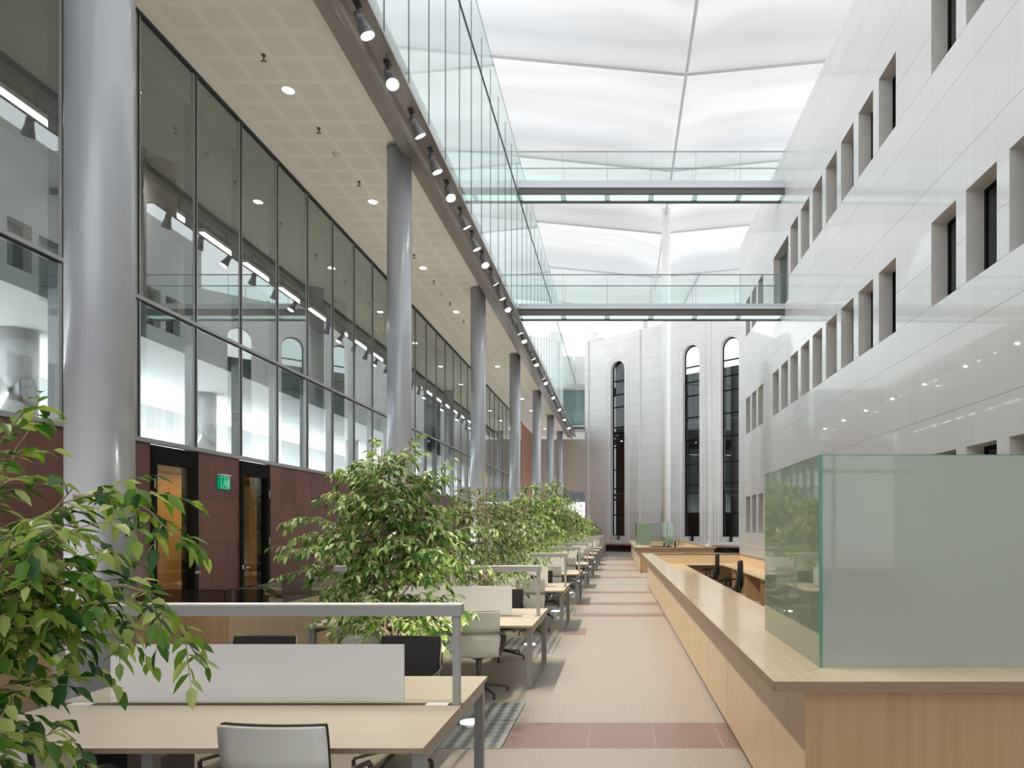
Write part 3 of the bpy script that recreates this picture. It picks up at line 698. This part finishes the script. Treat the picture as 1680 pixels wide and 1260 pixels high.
# ================================================================== spotlights on the beam
sp = []
def make_spot():
    e = empty('spotlight', (0, 0, 0))
    q = MB(); q.box(-.05, .05, -.06, .06, -.04, 0); q.tube([(0, 0, -.03), (0, 0, -.16)], .018, 8); q.build('bracket', 'dkmetal', e)
    # head points along local -Z tilted
    hd = MB(); hd.cyl((0, 0), .07, -.12, 0, 24, r2=.065); hd.cyl((0, 0), .108, -.30, -.12, 24, r2=.07, cap=False); hd.cyl((0, 0), .112, -.34, -.30, 24, r2=.109, cap=False)
    h = hd.build('lamp_head', 'lamphead', e)
    for p_ in h.data.polygons: p_.use_smooth = len(p_.vertices) == 4
    ln = MB(); ln.cyl((0, 0), .098, -.335, -.326, 24); l = ln.build('lens', 'lamp', h)
    return e
proto = make_spot(); SPN = 34; random.seed(5)
for i in range(-5, SPN):
    e = proto if i == -5 else ctree(proto)
    y = 9.95+1.28*i; e.location = (-3.93, y, 9.73)
    kind = (i+1) % 3
    if kind == 2: dirv = Vector((.42, -.35, -1))      # turned towards the viewer
    elif kind == 0: dirv = Vector((.50, .38, -1))
    else: dirv = Vector((.42, .22, -1))
    for ch in e.children:
        if ch.name.startswith('lamp_head'):
            ch.location = (0, 0, -.15); ch.rotation_euler = (-dirv).normalized().to_track_quat('Z', 'Y').to_euler()
    tag(e, 'grey cone spotlight under the edge beam, %s from the camera end' % ORD[i+5], 'spotlight', 'spotlights along the dark edge beam')
    if (i % 2 == 0 or i < 8) and y < 40:
        ld = bpy.data.lights.new('spot_lamp', 'SPOT'); ld.energy = SPOT_W*(1 if i < 8 else 2); ld.color = (1, .90, .76); ld.spot_size = math.radians(66); ld.spot_blend = .9; ld.shadow_soft_size = .06
        lo = bpy.data.objects.new('spot_lamp', ld); COL.objects.link(lo)
        d = Vector((.50, .12, -1)).normalized(); lo.location = Vector((-3.93, y, 9.55))+Vector(dirv).normalized()*.40
        lo.rotation_euler = (-d).to_track_quat('Z', 'Y').to_euler()
# ---- downlights, sprinklers, detectors
def make_down():
    e = empty('downlight', (0, 0, 0))
    q = MB(); q.cyl((0, 0), .125, -.015, 0, 32, r2=.13); q.build('trim_ring', 'white', e)
    q = MB(); q.cyl((0, 0), .10, -.02, -.015, 32); q.build('lens', 'dlamp', e); return e
dp = make_down()
for i in range(13):
    y = 3.86+4.18*i
    e = dp if i == 0 else ctree(dp)
    e.location = (-6.1, y, CEIL); tag(e, 'recessed round downlight in the beige soffit, %s from the camera' % ORD[i], 'downlight', 'downlights in the soffit')
for i in range(10):
    y = 9.25+2.07*i
    q = MB(); q.cyl((0, 0), .035, -.02, 0, 12); q.tube([(0, 0, 0), (0, 0, -.10)], .012, 6); q.box(-.05, .05, -.012, .012, -.11, -.10)
    tag(q.build('sprinkler', 'dkmetal', loc=(-6.07, y, CEIL)), 'small ceiling sprinkler between the downlights, %s from the camera' % ORD[i], 'sprinkler', 'sprinklers in the soffit')
for i, y in enumerate((9.9, 14.3, 22.8)):
    q = MB(); q.cyl((0, 0), .07, -.05, 0, 20, r2=.09, mat='white'); q.cyl((0, 0), .05, -.09, -.05, 20, r2=.065, mat='white')
    tag(q.build('smoke_detector', loc=(-6.1 if i else -6.35, y, CEIL)), 'round smoke detector on the beige soffit, %s from the camera' % ORD[i], 'smoke detector', 'smoke detectors on the soffit')

# ================================================================== exit sign
e = empty('exit_sign', (XF, 12.53, 2.71)); tag(e, 'small green lit exit sign on the granite wall between the doors', 'sign')
q = MB(); q.box(0, .06, -.15, .15, -.12, .12); q.build('sign_box', 'green', e)
q = MB(); q.box(0, .08, -.15, .16, .13, .155); q.build('sign_cap', 'white', e)
q = MB()
for a, b, c, d in ((-.13, .13, .10, .11), (-.13, .13, -.11, -.10), (-.14, -.13, -.11, .11), (.13, .14, -.11, .11), (.06, .11, -.08, .08)): q.box(.06, .064, a, b, c, d)
q.tube([(.063, -.02, .05), (.063, 0, 0), (.063, -.05, -.04), (.063, -.07, -.08)], .010, 6); q.tube([(.063, 0, 0), (.063, .03, -.04), (.063, .02, -.08)], .010, 6); q.tube([(.063, -.07, .0), (.063, -.02, .035), (.063, .03, .01)], .008, 6); q.cyl((.062, -.01), .012, .06, .085, 10)
q.build('running_figure', 'greenlt', e)

# ================================================================== reception counters
def cx_(y): return .835-.007*y
def counter(y0, y1, label, xr=3.9, near_end=True):
    e = empty('reception_counter', (cx_(y0), y0, 0)); tag(e, label, 'counter')
    ox, oy = cx_(y0), y0
    def L(x, y, z): return (x-ox, y-oy, z)
    zt = 1.05; th = .055
    q = MB()  # long side panels, veneer
    n = max(1, int((y1-y0)/1.25)); yy = y0+.15
    segs = [(y0+.12+(y1-y0-.24)*i/n, y0+.12+(y1-y0-.24)*(i+1)/n) for i in range(n)]
    for a, b in segs:
        p = MB(); P = []
        xo = .20
        f = lambda x, y, z: L(cx_(y)+x, y, z)
        p.box(xo, xo+.04, a+.003, b-.003, .06, zt-th, fn=f); p.build('side_panel', 'ply', e)
    q = MB(); q.box(.22, .26, y0+.12, y1-.12, 0, .06, fn=lambda x, y, z: L(cx_(y)+x, y, z)); q.build('kick_plate', 'dkmetal', e)
    p = MB(); p.box(cx_(y0)+.20, xr, y0+.12, y0+.16, .0, zt-th, fn=L); p.build('front_panel', 'plyend', e)
    p = MB(); p.box(cx_(y1)+.20, xr, y1-.16, y1-.12, 0, zt-th, fn=L); p.build('end_panel', 'ply', e)
    p = MB(); p.box(xr-.04, xr, y0+.16, y1-.16, 0, zt-th, fn=L); p.build('rear_panel', 'ply', e)
    # ledge: mitred frame of four boards
    w1 = .36
    def board(pts):
        p = MB(); n_ = len(pts)
        p.face([L(x, y, zt) for x, y in pts], 'plyx'); p.face([L(x, y, zt-th) for x, y in reversed(pts)], 'plyend')
        for i in range(n_):
            (a, b), (c, d) = pts[i], pts[(i+1) % n_]; p.face([L(a, b, zt-th), L(c, d, zt-th), L(c, d, zt), L(a, b, zt)], 'plyedge')
        p.build('ledge', None, e)
    xa, xb = cx_(y0), cx_(y1)
    board([(xa, y0), (xa+w1, y0+w1), (xb+w1, y1-w1), (xb, y1)])
    board([(xa+.003, y0), (xr+.1, y0), (xr-.2, y0+w1), (xa+w1+.003, y0+w1)])
    board([(xb, y1), (xb+w1, y1-.3), (xr-.1, y1-.3), (xr+.1, y1)])
    board([(xr+.1, y0), (xr+.1, y1), (xr-.1, y1-.3), (xr-.1, y0+w1)])
    # inner panels and worktops at desk height
    zw = .74
    p = MB(); f = lambda x, y, z: L(cx_(y)+x, y, z)
    p.box(.40, 1.28, y0+w1, y1-.35, zw-.03, zw, fn=f); p.build('worktop', 'plyx', e)
    p = MB(); p.box(xr-.75, xr-.04, y0+w1, y1-.35, zw-.03, zw, fn=L); p.build('worktop', 'plyx', e)
    p = MB(); p.box(cx_(y1)+1.28, xr-.75, y1-1.1, y1-.35, zw-.03, zw, fn=L); p.build('worktop', 'plyx', e)
    for y in (y1-1.1,):
        p = MB(); p.box(cx_(y1)+1.3, xr-.8, y1-.5, y1-.46, 0, zw-.03, fn=L); p.build('knee_panel', 'plyend', e)
    k = 0; y = y0+2
    while y < y1-1:
        p = MB(); p.box(xr-.72, xr-.05, y, y+.03, 0, zw-.03, fn=L); p.build('support_panel', 'plyend', e); y += 1.9
    p = MB(); p.box(.38, .42, y0+.3, y1-.35, .0, zt-th, fn=f); p.build('inner_panel', 'ply', e)
    p = MB(); p.box(cx_(y1)+.4, xr-.05, y1-.38, y1-.34, zw, zt-th, fn=L); p.build('back_upstand', 'ply', e)
    p = MB(); p.box(xr-.09, xr-.05, y0+.3, y1-.35, zw, zt-th, fn=L); p.build('back_upstand', 'ply', e)
    return e
counter(3.5, 21.4, 'long pale maple reception counter in the right foreground')
counter(27.4, 43.2, 'second maple reception counter farther back, beyond the near one')
def screen_(x, y, wx, ly, z0, z1, label, fr='frost', fs='frost_side'):
    e = empty('glass_screen', (x, y, z0)); tag(e, label, 'glass screen', 'frosted glass screens on the counters')
    q = MB(); q.box(.012, wx, 0, .012, 0, z1-z0); q.build('front_pane', fr, e)
    q = MB(); q.box(0, .012, .012, ly, 0, z1-z0); q.build('side_pane', fs, e)
    q = MB(); q.box(-.003, .014, -.003, .014, 0, z1-z0); q.box(0, wx, -.001, .013, z1-z0, z1-z0+.004); q.box(-.001, .013, 0, ly, z1-z0, z1-z0+.004); q.build('glass_edge', 'glass_edge', e)
    q = MB(); q.box(.0, .016, ly, ly+.006, 0, z1-z0); q.build('end_edge', 'beige', e)
    if fr != 'frost':
        for a, b in ((.0, .70), (1.35, wx)):
            q = MB(); q.box(a+.01, b-.01, .02, .03, 0, z1-z0-.02); q.build('frosted_panel', 'frost', e)
screen_(1.157, 3.84, 2.6, 1.46, 1.05, 2.28, 'tall green frosted glass corner screen on the near counter')
screen_(.78, 31.5, 1.75, 1.3, 1.05, 2.10, 'small pale green glass screen on the second counter, far off', 'gl_green', 'gl_green')

# ================================================================== task chairs behind the counters
def task_chair(name='task_chair'):
    e = empty(name, (0, 0, 0))
    q = MB()
    for i in range(5):
        a = 2*PI*i/5+.3; q.tube([(0, 0, .10), (.16*math.cos(a), .16*math.sin(a), .10), (.30*math.cos(a), .30*math.sin(a), .07)], .02, 8)
        q.tube([(.30*math.cos(a)-.02, .30*math.sin(a), .03), (.30*math.cos(a)+.02, .30*math.sin(a), .03)], .03, 10)
    q.build('castor_base', 'black', e)
    q = MB(); q.cyl((0, 0), .028, .1, .42, 16); q.build('gas_lift', 'dkmetal', e)
    q = MB(); q.box(-.24, .24, -.23, .25, .42, .50); q.build('seat', 'uph', e, bevel=.03)
    # back: faces +y (sitter looks to +y), back at -y
    q = MB(); n = 10
    pts = []
    for i in range(n+1):
        t = i/n; z = .52+.60*t; y = -.25-.05*math.sin(PI*t*.8)-.03*t; hw = .215-.03*abs(t-.45)**1.5*2-.04*(t > .95); pts.append((y, z, hw))
    q.mi('uph')
    for (ya, za, ha) in pts:
        for m_ in range(7): u = -1+m_/3; q.v.append((u*ha, ya+.04*u*u, za))
    for j in range(n):
        for m_ in range(6): a = j*7+m_; q.f.append((a, a+1, a+8, a+7)); q.m.append(0)
    o = q.build('backrest', 'uph', e, smooth=True); s_ = o.modifiers.new('s', 'SOLIDIFY'); s_.thickness = .055; s_.offset = 0
    q = MB(); q.tube([(0, -.05, .40), (0, -.28, .42), (0, -.33, .60), (0, -.32, .8)], .025, 8); q.build('back_support', 'black', e)
    for s_ in (-1, 1):
        q = MB(); q.tube([(s_*.2, 0, .43), (s_*.28, 0, .45), (s_*.29, -.02, .66)], .016, 8); q.box(s_*.29-.035, s_*.29+.035, -.14, .14, .66, .69); q.build('armrest', 'black', e, bevel=.008)
    return e
tcp = task_chair()
spots = [(2.45, 15.1, PI/2-.35, 'black task chair behind the near counter, the closer one to the glass screen'), (2.50, 19.0, PI/2-.30, 'black task chair at the far end inside the near counter'),
         (1.95, 33.6, PI/2, 'black task chair inside the distant counter, leftmost of its chairs'), (2.25, 34.8, PI/2, 'black task chair inside the distant counter, second of its chairs'),
         (2.75, 36.6, PI/2, 'black task chair inside the distant counter, rightmost of its chairs')]
for i, (x, y, a, lb) in enumerate(spots):
    c = tcp if i == 0 else ctree(tcp); c.location = (x, y, 0); c.rotation_euler = (0, 0, a); tag(c, lb, 'chair', 'black task chairs behind the counters')

# ================================================================== wooden enclosure on the left
e = empty('wood_enclosure', (-4.2, 7.1, 0)); tag(e, 'low maple clad enclosure with smoky glass upstand behind the desks', 'enclosure')
q = MB()
for i in range(3):
    x1 = 0-i*1.06
    p = MB(); p.box(x1-1.055, x1-.005, 0, .04, 0, .92); p.build('front_panel', 'plyend', e)
for i in range(5):
    p = MB(); p.box(-.04, 0, .045+i*1.28, .045+(i+1)*1.28-.01, 0, .92); p.build('side_panel', 'ply', e)
p = MB(); p.box(-3.18, .0, 0, .30, .92, .935); p.box(-.20, .0, .3, 6.45, .92, .935); p.build('cap', 'dkmetal', e)
p = MB(); p.box(-3.18, -.03, .02, .03, .935, 1.19); p.box(-.04, -.03, .03, 6.45, .935, 1.19); p.build('glass_upstand', 'gl_counter', e)
p = MB(); p.box(-3.18, -.03, .018, .032, 1.19, 1.196); p.box(-.042, -.028, .03, 6.45, 1.19, 1.196)
for x in (-.03, -1.0, -2.0, -3.0): p.box(x-.003, x+.003, .015, .035, .935, 1.19)
p.build('glass_edge', 'black', e)

# ================================================================== desks
DX0, DX1 = -3.6, -1.0
def make_desk():
    e = empty('double_desk', (0, 0, 0))       # origin: right end, middle of the desk, on the floor
    L0, L1 = DX0-DX1, 0.0
    for y0, y1 in ((-.845, -.03), (.03, .80)):
        p = MB(); z0, z1 = .712, .74
        p.face([(L0, y0, z1), (L1, y0, z1), (L1, y1, z1), (L0, y1, z1)], 'desk'); p.face([(L0, y1, z0), (L1, y1, z0), (L1, y0, z0), (L0, y0, z0)], 'deskedge')
        for a, b, c, d in ((L0, y0, L1, y0), (L1, y0, L1, y1), (L1, y1, L0, y1), (L0, y1, L0, y0)): p.face([(a, b, z0), (c, d, z0), (c, d, z1), (a, b, z1)], 'deskedge')
        p.build('desktop', None, e)
    for x in (L1-.045, L0+.045):
        p = MB(); w_ = .032
        p.box(x-w_, x+w_, -.78, -.72, 0.012, .70); p.box(x-w_, x+w_, .69, .75, 0.012, .70); p.box(x-w_, x+w_, -.72, .69, .64, .70); p.box(x-w_, x+w_, -.72, .69, 0.012, .035)
        for y in (-.75, .72): p.box(x-.02, x+.02, y-.02, y+.02, 0, .012)
        p.build('leg_frame', 'leg', e)
    p = MB()
    for y in (-.72, .69): p.box(-1.50, -1.44, y-.03, y+.03, 0, .70)
    p.box(-1.50, -1.44, -.69, .66, .64, .70); p.build('centre_leg', 'leg', e)
    p = MB(); p.box(L0+.08, L1-.08, -.10, -.04, .64, .70); p.box(L0+.08, L1-.08, .04, .10, .64, .70); p.build('cross_beam', 'leg', e)
    p = MB(); p.box(-1.90, -1.67, -.62, -.05, .12, .64); p.build('computer_holder', 'dkmetal', e)
    p = MB(); p.box(-2.23, -.37, -.012, .012, .755, 1.12); p.build('privacy_screen', 'screen', e, bevel=.006)
    p = MB()
    for x in (-.16, -2.42): p.box(x-.07, x+.07, -.03, .03, .736, .742)
    p.build('cable_cover', 'screen', e)
    for x in (-.036, L0+.036):
        p = MB(); p.box(x-.021, x+.021, -.025, .025, .70, 1.30); p.build('rail_post', 'rail', e)
    p = MB(); p.box(L0-.02, L1-.0, -.045, .045, 1.305, 1.372, 'rail'); p.box(L0-.021, L1+.001, -.046, .046, 1.372, 1.380, 'screen'); p.build('lamp_rail', None, e)
    return e
desk = make_desk()
NR = 11
for r in range(1, NR+1):
    e = desk if r == 1 else ctree(desk)
    e.location = (DX1, R*r, 0); tag(e, 'back-to-back ash desk with white screen and grey lamp rail, %s row from the camera' % ORD[r-1], 'desk', 'double desks in rows down the hall')
# ---- conference chairs
def make_chair():
    e = empty('conference_chair', (0, 0, 0))   # sitter faces +y
    # profile of the shell (y, z, halfwidth)
    seat = [(.25, .435, .225), (.22, .455, .235), (.12, .455, .24), (0, .445, .24), (-.12, .437, .24), (-.19, .45, .235)]
    low = [(-.19, .45, .235), (-.225, .50, .24), (-.245, .56, .245), (-.262, .64, .25), (-.272, .715, .253)]
    top = [(-.272, .722, .253), (-.285, .80, .255), (-.298, .88, .256), (-.308, .945, .254), (-.309, .955, .250)]
    def shell(pr, off, name, mat, th):
        q = MB(); K = 8; q.mi(mat)
        b = 0
        for (y, z, hw) in pr:
            for i in range(K+1):
                u = -1+2*i/K; q.v.append((u*hw, y+(.03*u*u if z > .5 else 0)+off[0], z+off[1]+(.012*u*u if z < .5 else 0)))
        for j in range(len(pr)-1):
            for i in range(K):
                a = j*(K+1)+i; q.f.append((a, a+1, a+K+2, a+K+1)); q.m.append(0)
        o = q.build(name, mat, e, smooth=True); s_ = o.modifiers.new('s', 'SOLIDIFY'); s_.thickness = th; s_.offset = 0
        return o
    shell(seat, (0, .014), 'seat', 'uph', .03)
    shell(seat+low[1:], (-.008, -.006), 'lower_shell', 'shell', .010)
    shell(top, (-.008, 0), 'upper_shell', 'shell', .010)
    shell([(y+.016, z, w_*.985) for y, z, w_ in low[0:]+top[1:]], (0, 0.004), 'back_pad', 'uph', .022)
    q = MB(); q.box(-.245, .245, -.288, -.27, .708, .724); q.build('back_band', 'leg', e)
    for s_ in (-1, 1):
        q = MB(); x = s_*.262
        q.tube([(s_*.245, -.265, .715), (x+s_*.015, -.20, .70), (x+s_*.022, -.02, .675), (x+s_*.022, .10, .655), (x+s_*.02, .135, .63), (x+s_*.016, .13, .55), (s_*.235, .10, .44)], .014, 8)
        q.build('armrest', 'dkmetal', e)
    q = MB(); q.cyl((0, 0), .022, .10, .32, 16); q.cyl((0, 0), .032, .30, .40, 16); q.cyl((0, 0), .05, .39, .43, 20, r2=.13); q.build('pedestal', 'dkmetal', e)
    for i in range(5):
        a = 2*PI*i/5+PI/2
        q = MB(); q.tube([(.015*math.cos(a), .015*math.sin(a), .115), (.17*math.cos(a), .17*math.sin(a), .09), (.33*math.cos(a), .33*math.sin(a), .055)], .015, 8, rs=[.022, .017, .012])
        q.cyl((.33*math.cos(a), .33*math.sin(a)), .016, .0, .05, 10); q.build('leg', 'dkmetal', e)
    return e
chair = make_chair(); first = True; random.seed(3)
for r in range(1, 10):
    for side in (0, 1):
        for j, x in enumerate((-1.58, -2.88)):
            if r > 6 and j == 1: continue
            if r > 8: continue
            c = chair if first else ctree(chair); first = False
            jx = random.uniform(-.04, .04); jr = random.uniform(-.10, .10)
            if side == 0: y = R*r-.90; rot = jr; 
            else: y = R*r+1.05; rot = PI+jr; x -= .12
            if r == 1 and side == 0: jx = .0; rot = -.05 if j == 0 else -.22; y = R-.895
            if r == 1 and side == 1: jx = -.06 if j == 0 else .05; rot = PI-.08 if j == 0 else PI+.03
            if r == 2 and side == 0 and j == 0: rot = .10; jx = -.0; y = R*r-1.0
            c.location = (x+jx, y, 0); c.rotation_euler = (0, 0, rot)
            seat_ = ('right' if j == 0 else 'left')
            lb = ('white backed chair on the camera side of the %s desk row, %s seat' if side == 0 else 'chair on the far side of the %s desk row facing the camera, %s seat') % (ORD[r-1], seat_)
            if r == 4: c.location.y += .0 if side else -.05
            tag(c, lb, 'chair', 'conference chairs at the desks')
# ---- floor uplights
def make_up():
    e = empty('floor_uplight', (0, 0, 0))
    q = MB(); q.cyl((0, 0), .13, 0, .012, 28, r2=.12); q.build('ring', 'chrome', e)
    q = MB(); q.cyl((0, 0), .09, .012, .016, 28); q.build('lens', 'ulamp', e); return e
up = make_up()
for r in range(0, 8):
    e = up if r == 0 else ctree(up)
    ld = bpy.data.lights.new('uplight_lamp', 'SPOT'); ld.energy = 170; ld.color = (1, .95, .86); ld.spot_size = math.radians(80); ld.spot_blend = .8; ld.shadow_soft_size = .08
    lo = bpy.data.objects.new('uplight_lamp', ld); COL.objects.link(lo); lo.location = (-1.43, 6.33+R*r, .03); lo.rotation_euler = Vector((.42, 0, -1)).normalized().to_track_quat('Z', 'Y').to_euler()
    e.location = (-1.43, 6.33+R*(r), 0) if r else (-1.43, 6.33, 0); tag(e, 'round lit uplight set in the floor behind the %s desk row' % ORD[r], 'floor light', 'floor uplights between the desks')

# ================================================================== ficus trees
def leaf_into(V, Fc, p, d, up, L, W):
    d = d.normalized(); s = d.cross(up)
    if s.length < 1e-3: s = d.cross(Vector((1, 0, 0)))
    s.normalize(); n = s.cross(d).normalized()
    b = len(V); droop = -L*.16
    V.append(p); 
    for t, w_, dz in ((.28, .92, .0), (.62, .80, .45)):
        c = p+d*(L*t)+Vector((0, 0, droop*dz))
        V.append(c-s*(W*w_*.5)+n*(W*.16)); V.append(c-n*.0); V.append(c+s*(W*w_*.5)+n*(W*.16))
    V.append(p+d*L+Vector((0, 0, droop)))
    Fc += [(b, b+2, b+1), (b, b+3, b+2), (b+1, b+2, b+5, b+4), (b+2, b+3, b+6, b+5), (b+4, b+5, b+7), (b+5, b+6, b+7)]
def rv(rnd, s=1.0): return Vector((rnd.uniform(-s, s), rnd.uniform(-s, s), rnd.uniform(-s, s)))
def grow(branches, rnd, leafL, twigmin, twigmax, spacing, leaf_sp, wood_, V, Fc, start=.25):
    for pts, r0 in branches:
        # resample
        L = sum((b-a).length for a, b in zip(pts, pts[1:])); 
        if L < .02: continue
        wood_.tube(pts, r0, 5, rs=[max(.0018, r0*(1-.8*i/(len(pts)-1))) for i in range(len(pts))])
        acc = 0; nextd = L*start; side = 1
        for a, b in zip(pts, pts[1:]):
            seg = (b-a).length; dr = (b-a).normalized()
            while nextd < acc+seg:
                p = a+dr*(nextd-acc); frac = nextd/L
                tl = rnd.uniform(twigmin, twigmax)*(1.15-.5*frac)
                sd = dr.cross(Vector((0, 0, 1))); sd = sd.normalized() if sd.length > .05 else Vector((math.cos(nextd*40), math.sin(nextd*40), 0))
                td = (dr*.75+sd*side*rnd.uniform(.5, 1.1)+Vector((0, 0, rnd.uniform(-.25, .45)))+rv(rnd, .25)).normalized()
                tp = [p]; q = p; dd = td
                for i in range(4):
                    q = q+dd*(tl/4); tp.append(q); dd = (dd+Vector((0, 0, -.22))+rv(rnd, .1)).normalized()
                wood_.tube(tp, .0018, 3, rs=[.0024, .0022, .0018, .0014, .001])
                nl = max(2, int(tl/leaf_sp)); s2 = 1
                for k in range(nl+1):
                    f = (k+.6)/(nl+.6); i0 = min(3, int(f*4)); lp = tp[i0].lerp(tp[i0+1], f*4-i0); di = (tp[i0+1]-tp[i0]).normalized()
                    sd2 = di.cross(Vector((0, 0, 1))); sd2 = sd2.normalized() if sd2.length > .05 else Vector((1, 0, 0))
                    ld = di*.7+sd2*s2*rnd.uniform(.35, 1.0)+Vector((0, 0, rnd.uniform(-1.0, .12)))+rv(rnd, .25)
                    if k == nl: ld = di+Vector((0, 0, -.5))
                    ln = leafL*rnd.uniform(.7, 1.15); leaf_into(V, Fc, lp, ld, Vector((0, 0, 1))+rv(rnd, .55), ln, ln*rnd.uniform(.44, .58)); s2 = -s2
                side = -side; nextd += spacing*rnd.uniform(.7, 1.3)
            acc += seg
def arc(p0, p1, sag, n, rnd, wob=.03):
    out = []
    for i in range(n+1):
        t = i/n; q = p0.lerp(p1, t)+Vector((0, 0, sag*4*t*(1-t)))
        if 0 < i < n: q += rv(rnd, wob)
        out.append(q)
    return out
def tree_data(seed, hgt, rad, zlow, nbr, leafL, prof, leanx=0.0, extra=(), spacing=.075, leaf_sp=.034, narrow=1.0):
    rnd = random.Random(seed); wood_ = MB(); V, Fc = [], []
    stems = []
    for k in range(4):
        a = 2*PI*k/4+rnd.random(); top = Vector((leanx*hgt+.10*math.cos(a), .10*math.sin(a), hgt*rnd.uniform(.80, .97)))
        b0 = Vector((.035*math.cos(a), .035*math.sin(a), .0)); st = []
        for i in range(8):
            t = i/7; st.append(b0.lerp(top, t)+rv(rnd, .02)*(1 if i else 0))
        stems.append(st); wood_.tube(st, .014, 7, rs=[.016-.010*i/7 for i in range(8)])
    br = []
    for k in range(nbr):
        h = zlow+(hgt*.95-zlow)*((k+.5)/nbr)**.9; t = (h-zlow)/(hgt-zlow)
        st = stems[k % 4]; u = min(.999, h/hgt)*7; i0 = int(u); p0 = st[min(i0, 6)].lerp(st[min(i0+1, 7)], u-i0) if i0 < 7 else st[7]
        a = k*2.399+rnd.uniform(-.4, .4); rr = rad*prof(t)*rnd.uniform(.6, 1.12)
        p1 = Vector((leanx*h+rr*math.cos(a), rr*math.sin(a)*narrow, p0.z+rr*rnd.uniform(-.15, .55)))
        if p1.z > hgt*1.02: p1.z = hgt*1.02
        br.append((arc(p0, p1, rr*.18, 6, rnd), .007))
    for (p0, p1, sag) in extra: br.append((arc(Vector(p0), Vector(p1), sag, 7, rnd, .015), .008))
    grow(br, rnd, leafL, .12, .30, spacing, leaf_sp, wood_, V, Fc)
    return wood_, V, Fc, stems
def make_tree(name, loc, data, leafm, label, stake=True):
    wood_, V, Fc, stems = data
    e = empty(name, loc); tag(e, label, 'tree', 'ficus trees between the desks')
    wood_.build('trunk', 'bark', e, smooth=True)
    me = bpy.data.meshes.new('foliage'); me.from_pydata([tuple(v) for v in V], [], Fc); me.materials.append(M[leafm]); me.polygons.foreach_set('use_smooth', [True]*len(Fc))
    o = bpy.data.objects.new('foliage', me); COL.objects.link(o); o.parent = e
    if stake:
        q = MB(); q.tube([(.03, -.03, 0), (.05, -.02, stake)], .010, 8); q.build('bamboo_stake', 'bamboo', e)
    q = MB(); q.cyl((0, 0), .26, 0, .012, 28); q.build('soil_pit', 'soil', e)
    return e
TX = -2.19
# nearest tree: main limbs reach right and down
def W(px, py, y): return ((px-VX)*y/F-TX, y-2.11, H+(VY-py)*y/F)
near_limbs = [((0, 0, 1.30), W(120, 800, 1.95), .05), ((0, 0, 1.55), W(255, 810, 2.05), .12), (W(120, 815, 2.03), W(292, 880, 2.1), .06), ((0, 0, 1.45), W(60, 690, 2.2), .05),
              ((.0, 0, 1.65), W(45, 660, 2.0), .03), ((0, 0, 1.35), W(180, 900, 2.2), .06), (W(0, 965, 2.0), W(180, 965, 2.05), .02), (W(180, 965, 2.05), W(325, 1080, 2.1), .07),
              ((0, 0, 1.2), W(205, 985, 1.9), .08), ((0, 0, 1.1), W(60, 1130, 1.9), .1), ((0, 0, 1.0), W(60, 1060, 2.2), .08), (W(60, 985, 2.1), W(200, 1050, 2.15), .05), (W(30, 1010, 2.1), W(110, 1060, 2.0), .05),
              ((0, 0, .9), W(40, 1200, 1.8), .08), ((0, 0, 1.3), W(100, 930, 1.8), .05), ((0, 0, 1.2), W(120, 1010, 2.25), .07), ((0, 0, 1.5), W(150, 860, 1.75), .06), ((0, 0, 1.25), W(20, 880, 1.7), .05)]
d0 = tree_data(11, 2.2, .42, .95, 15, .064, lambda t: .65+.4*math.sin(PI*t), extra=near_limbs, spacing=.055, leaf_sp=.023)
make_tree('ficus_tree', (TX, 2.11, 0), d0, 'leafF', 'ficus tree with large glossy leaves cut off by the left edge, nearest of the trees', stake=1.9)
d1 = tree_data(21, 2.74, .78, .80, 104, .074, lambda t: (.62+.55*math.sin(PI*min(1, t*1.35+.12))) if t < .6 else max(.22, 1.02-1.05*(t-.6)/.4*.72), extra=[((0, 0, 1.4), (-.78, 0, 1.78), .1), ((0, 0, 1.1), (-.70, .1, 1.30), .1), ((0, 0, 1.9), (.55, 0, 2.45), .1), ((0, 0, 1.5), (.58, -.1, 1.75), .1), ((0, 0, 2.0), (-.45, 0, 2.4), .1), ((0, 0, 2.1), (.25, 0, 2.7), .05), ((0, 0, 2.1), (-.2, 0, 2.72), .05)], spacing=.060, leaf_sp=.027)
make_tree('ficus_tree', (TX, 6.33, 0), d1, 'leafA', 'large bright ficus tree behind the first desk row', stake=1.0)
variants = [tree_data(31+s, 2.75, .88, .75, 74, .085, lambda t: (.75+.35*math.sin(PI*t)) if t < .7 else max(.25, 1.0-(t-.7)*2.3), spacing=.085, leaf_sp=.036) for s in range(3)]
vobj = []
hs = [2.68, 3.1, 3.55, 3.55, 3.3, 3.0, 2.8, 2.6, 2.5, 2.4]
for i in range(10):
    y = 6.33+R*(i+1)
    lb = 'dense green ficus tree behind the %s desk row' % ORD[i+1]
    if i < 3:
        e = make_tree('ficus_tree', (TX, y, 0), variants[i], 'leafB' if i == 0 else 'leafA', lb, stake=[2.85, 1.6, 1.6][i]); vobj.append(e)
    else:
        e = ctree(vobj[i % 3]); e.location = (TX, y, 0); e.rotation_euler = (0, 0, 1.1*i); tag(e, lb, 'tree', 'ficus trees between the desks')
    s_ = hs[i]/2.75; e.scale = (1.0, 1.0, s_)
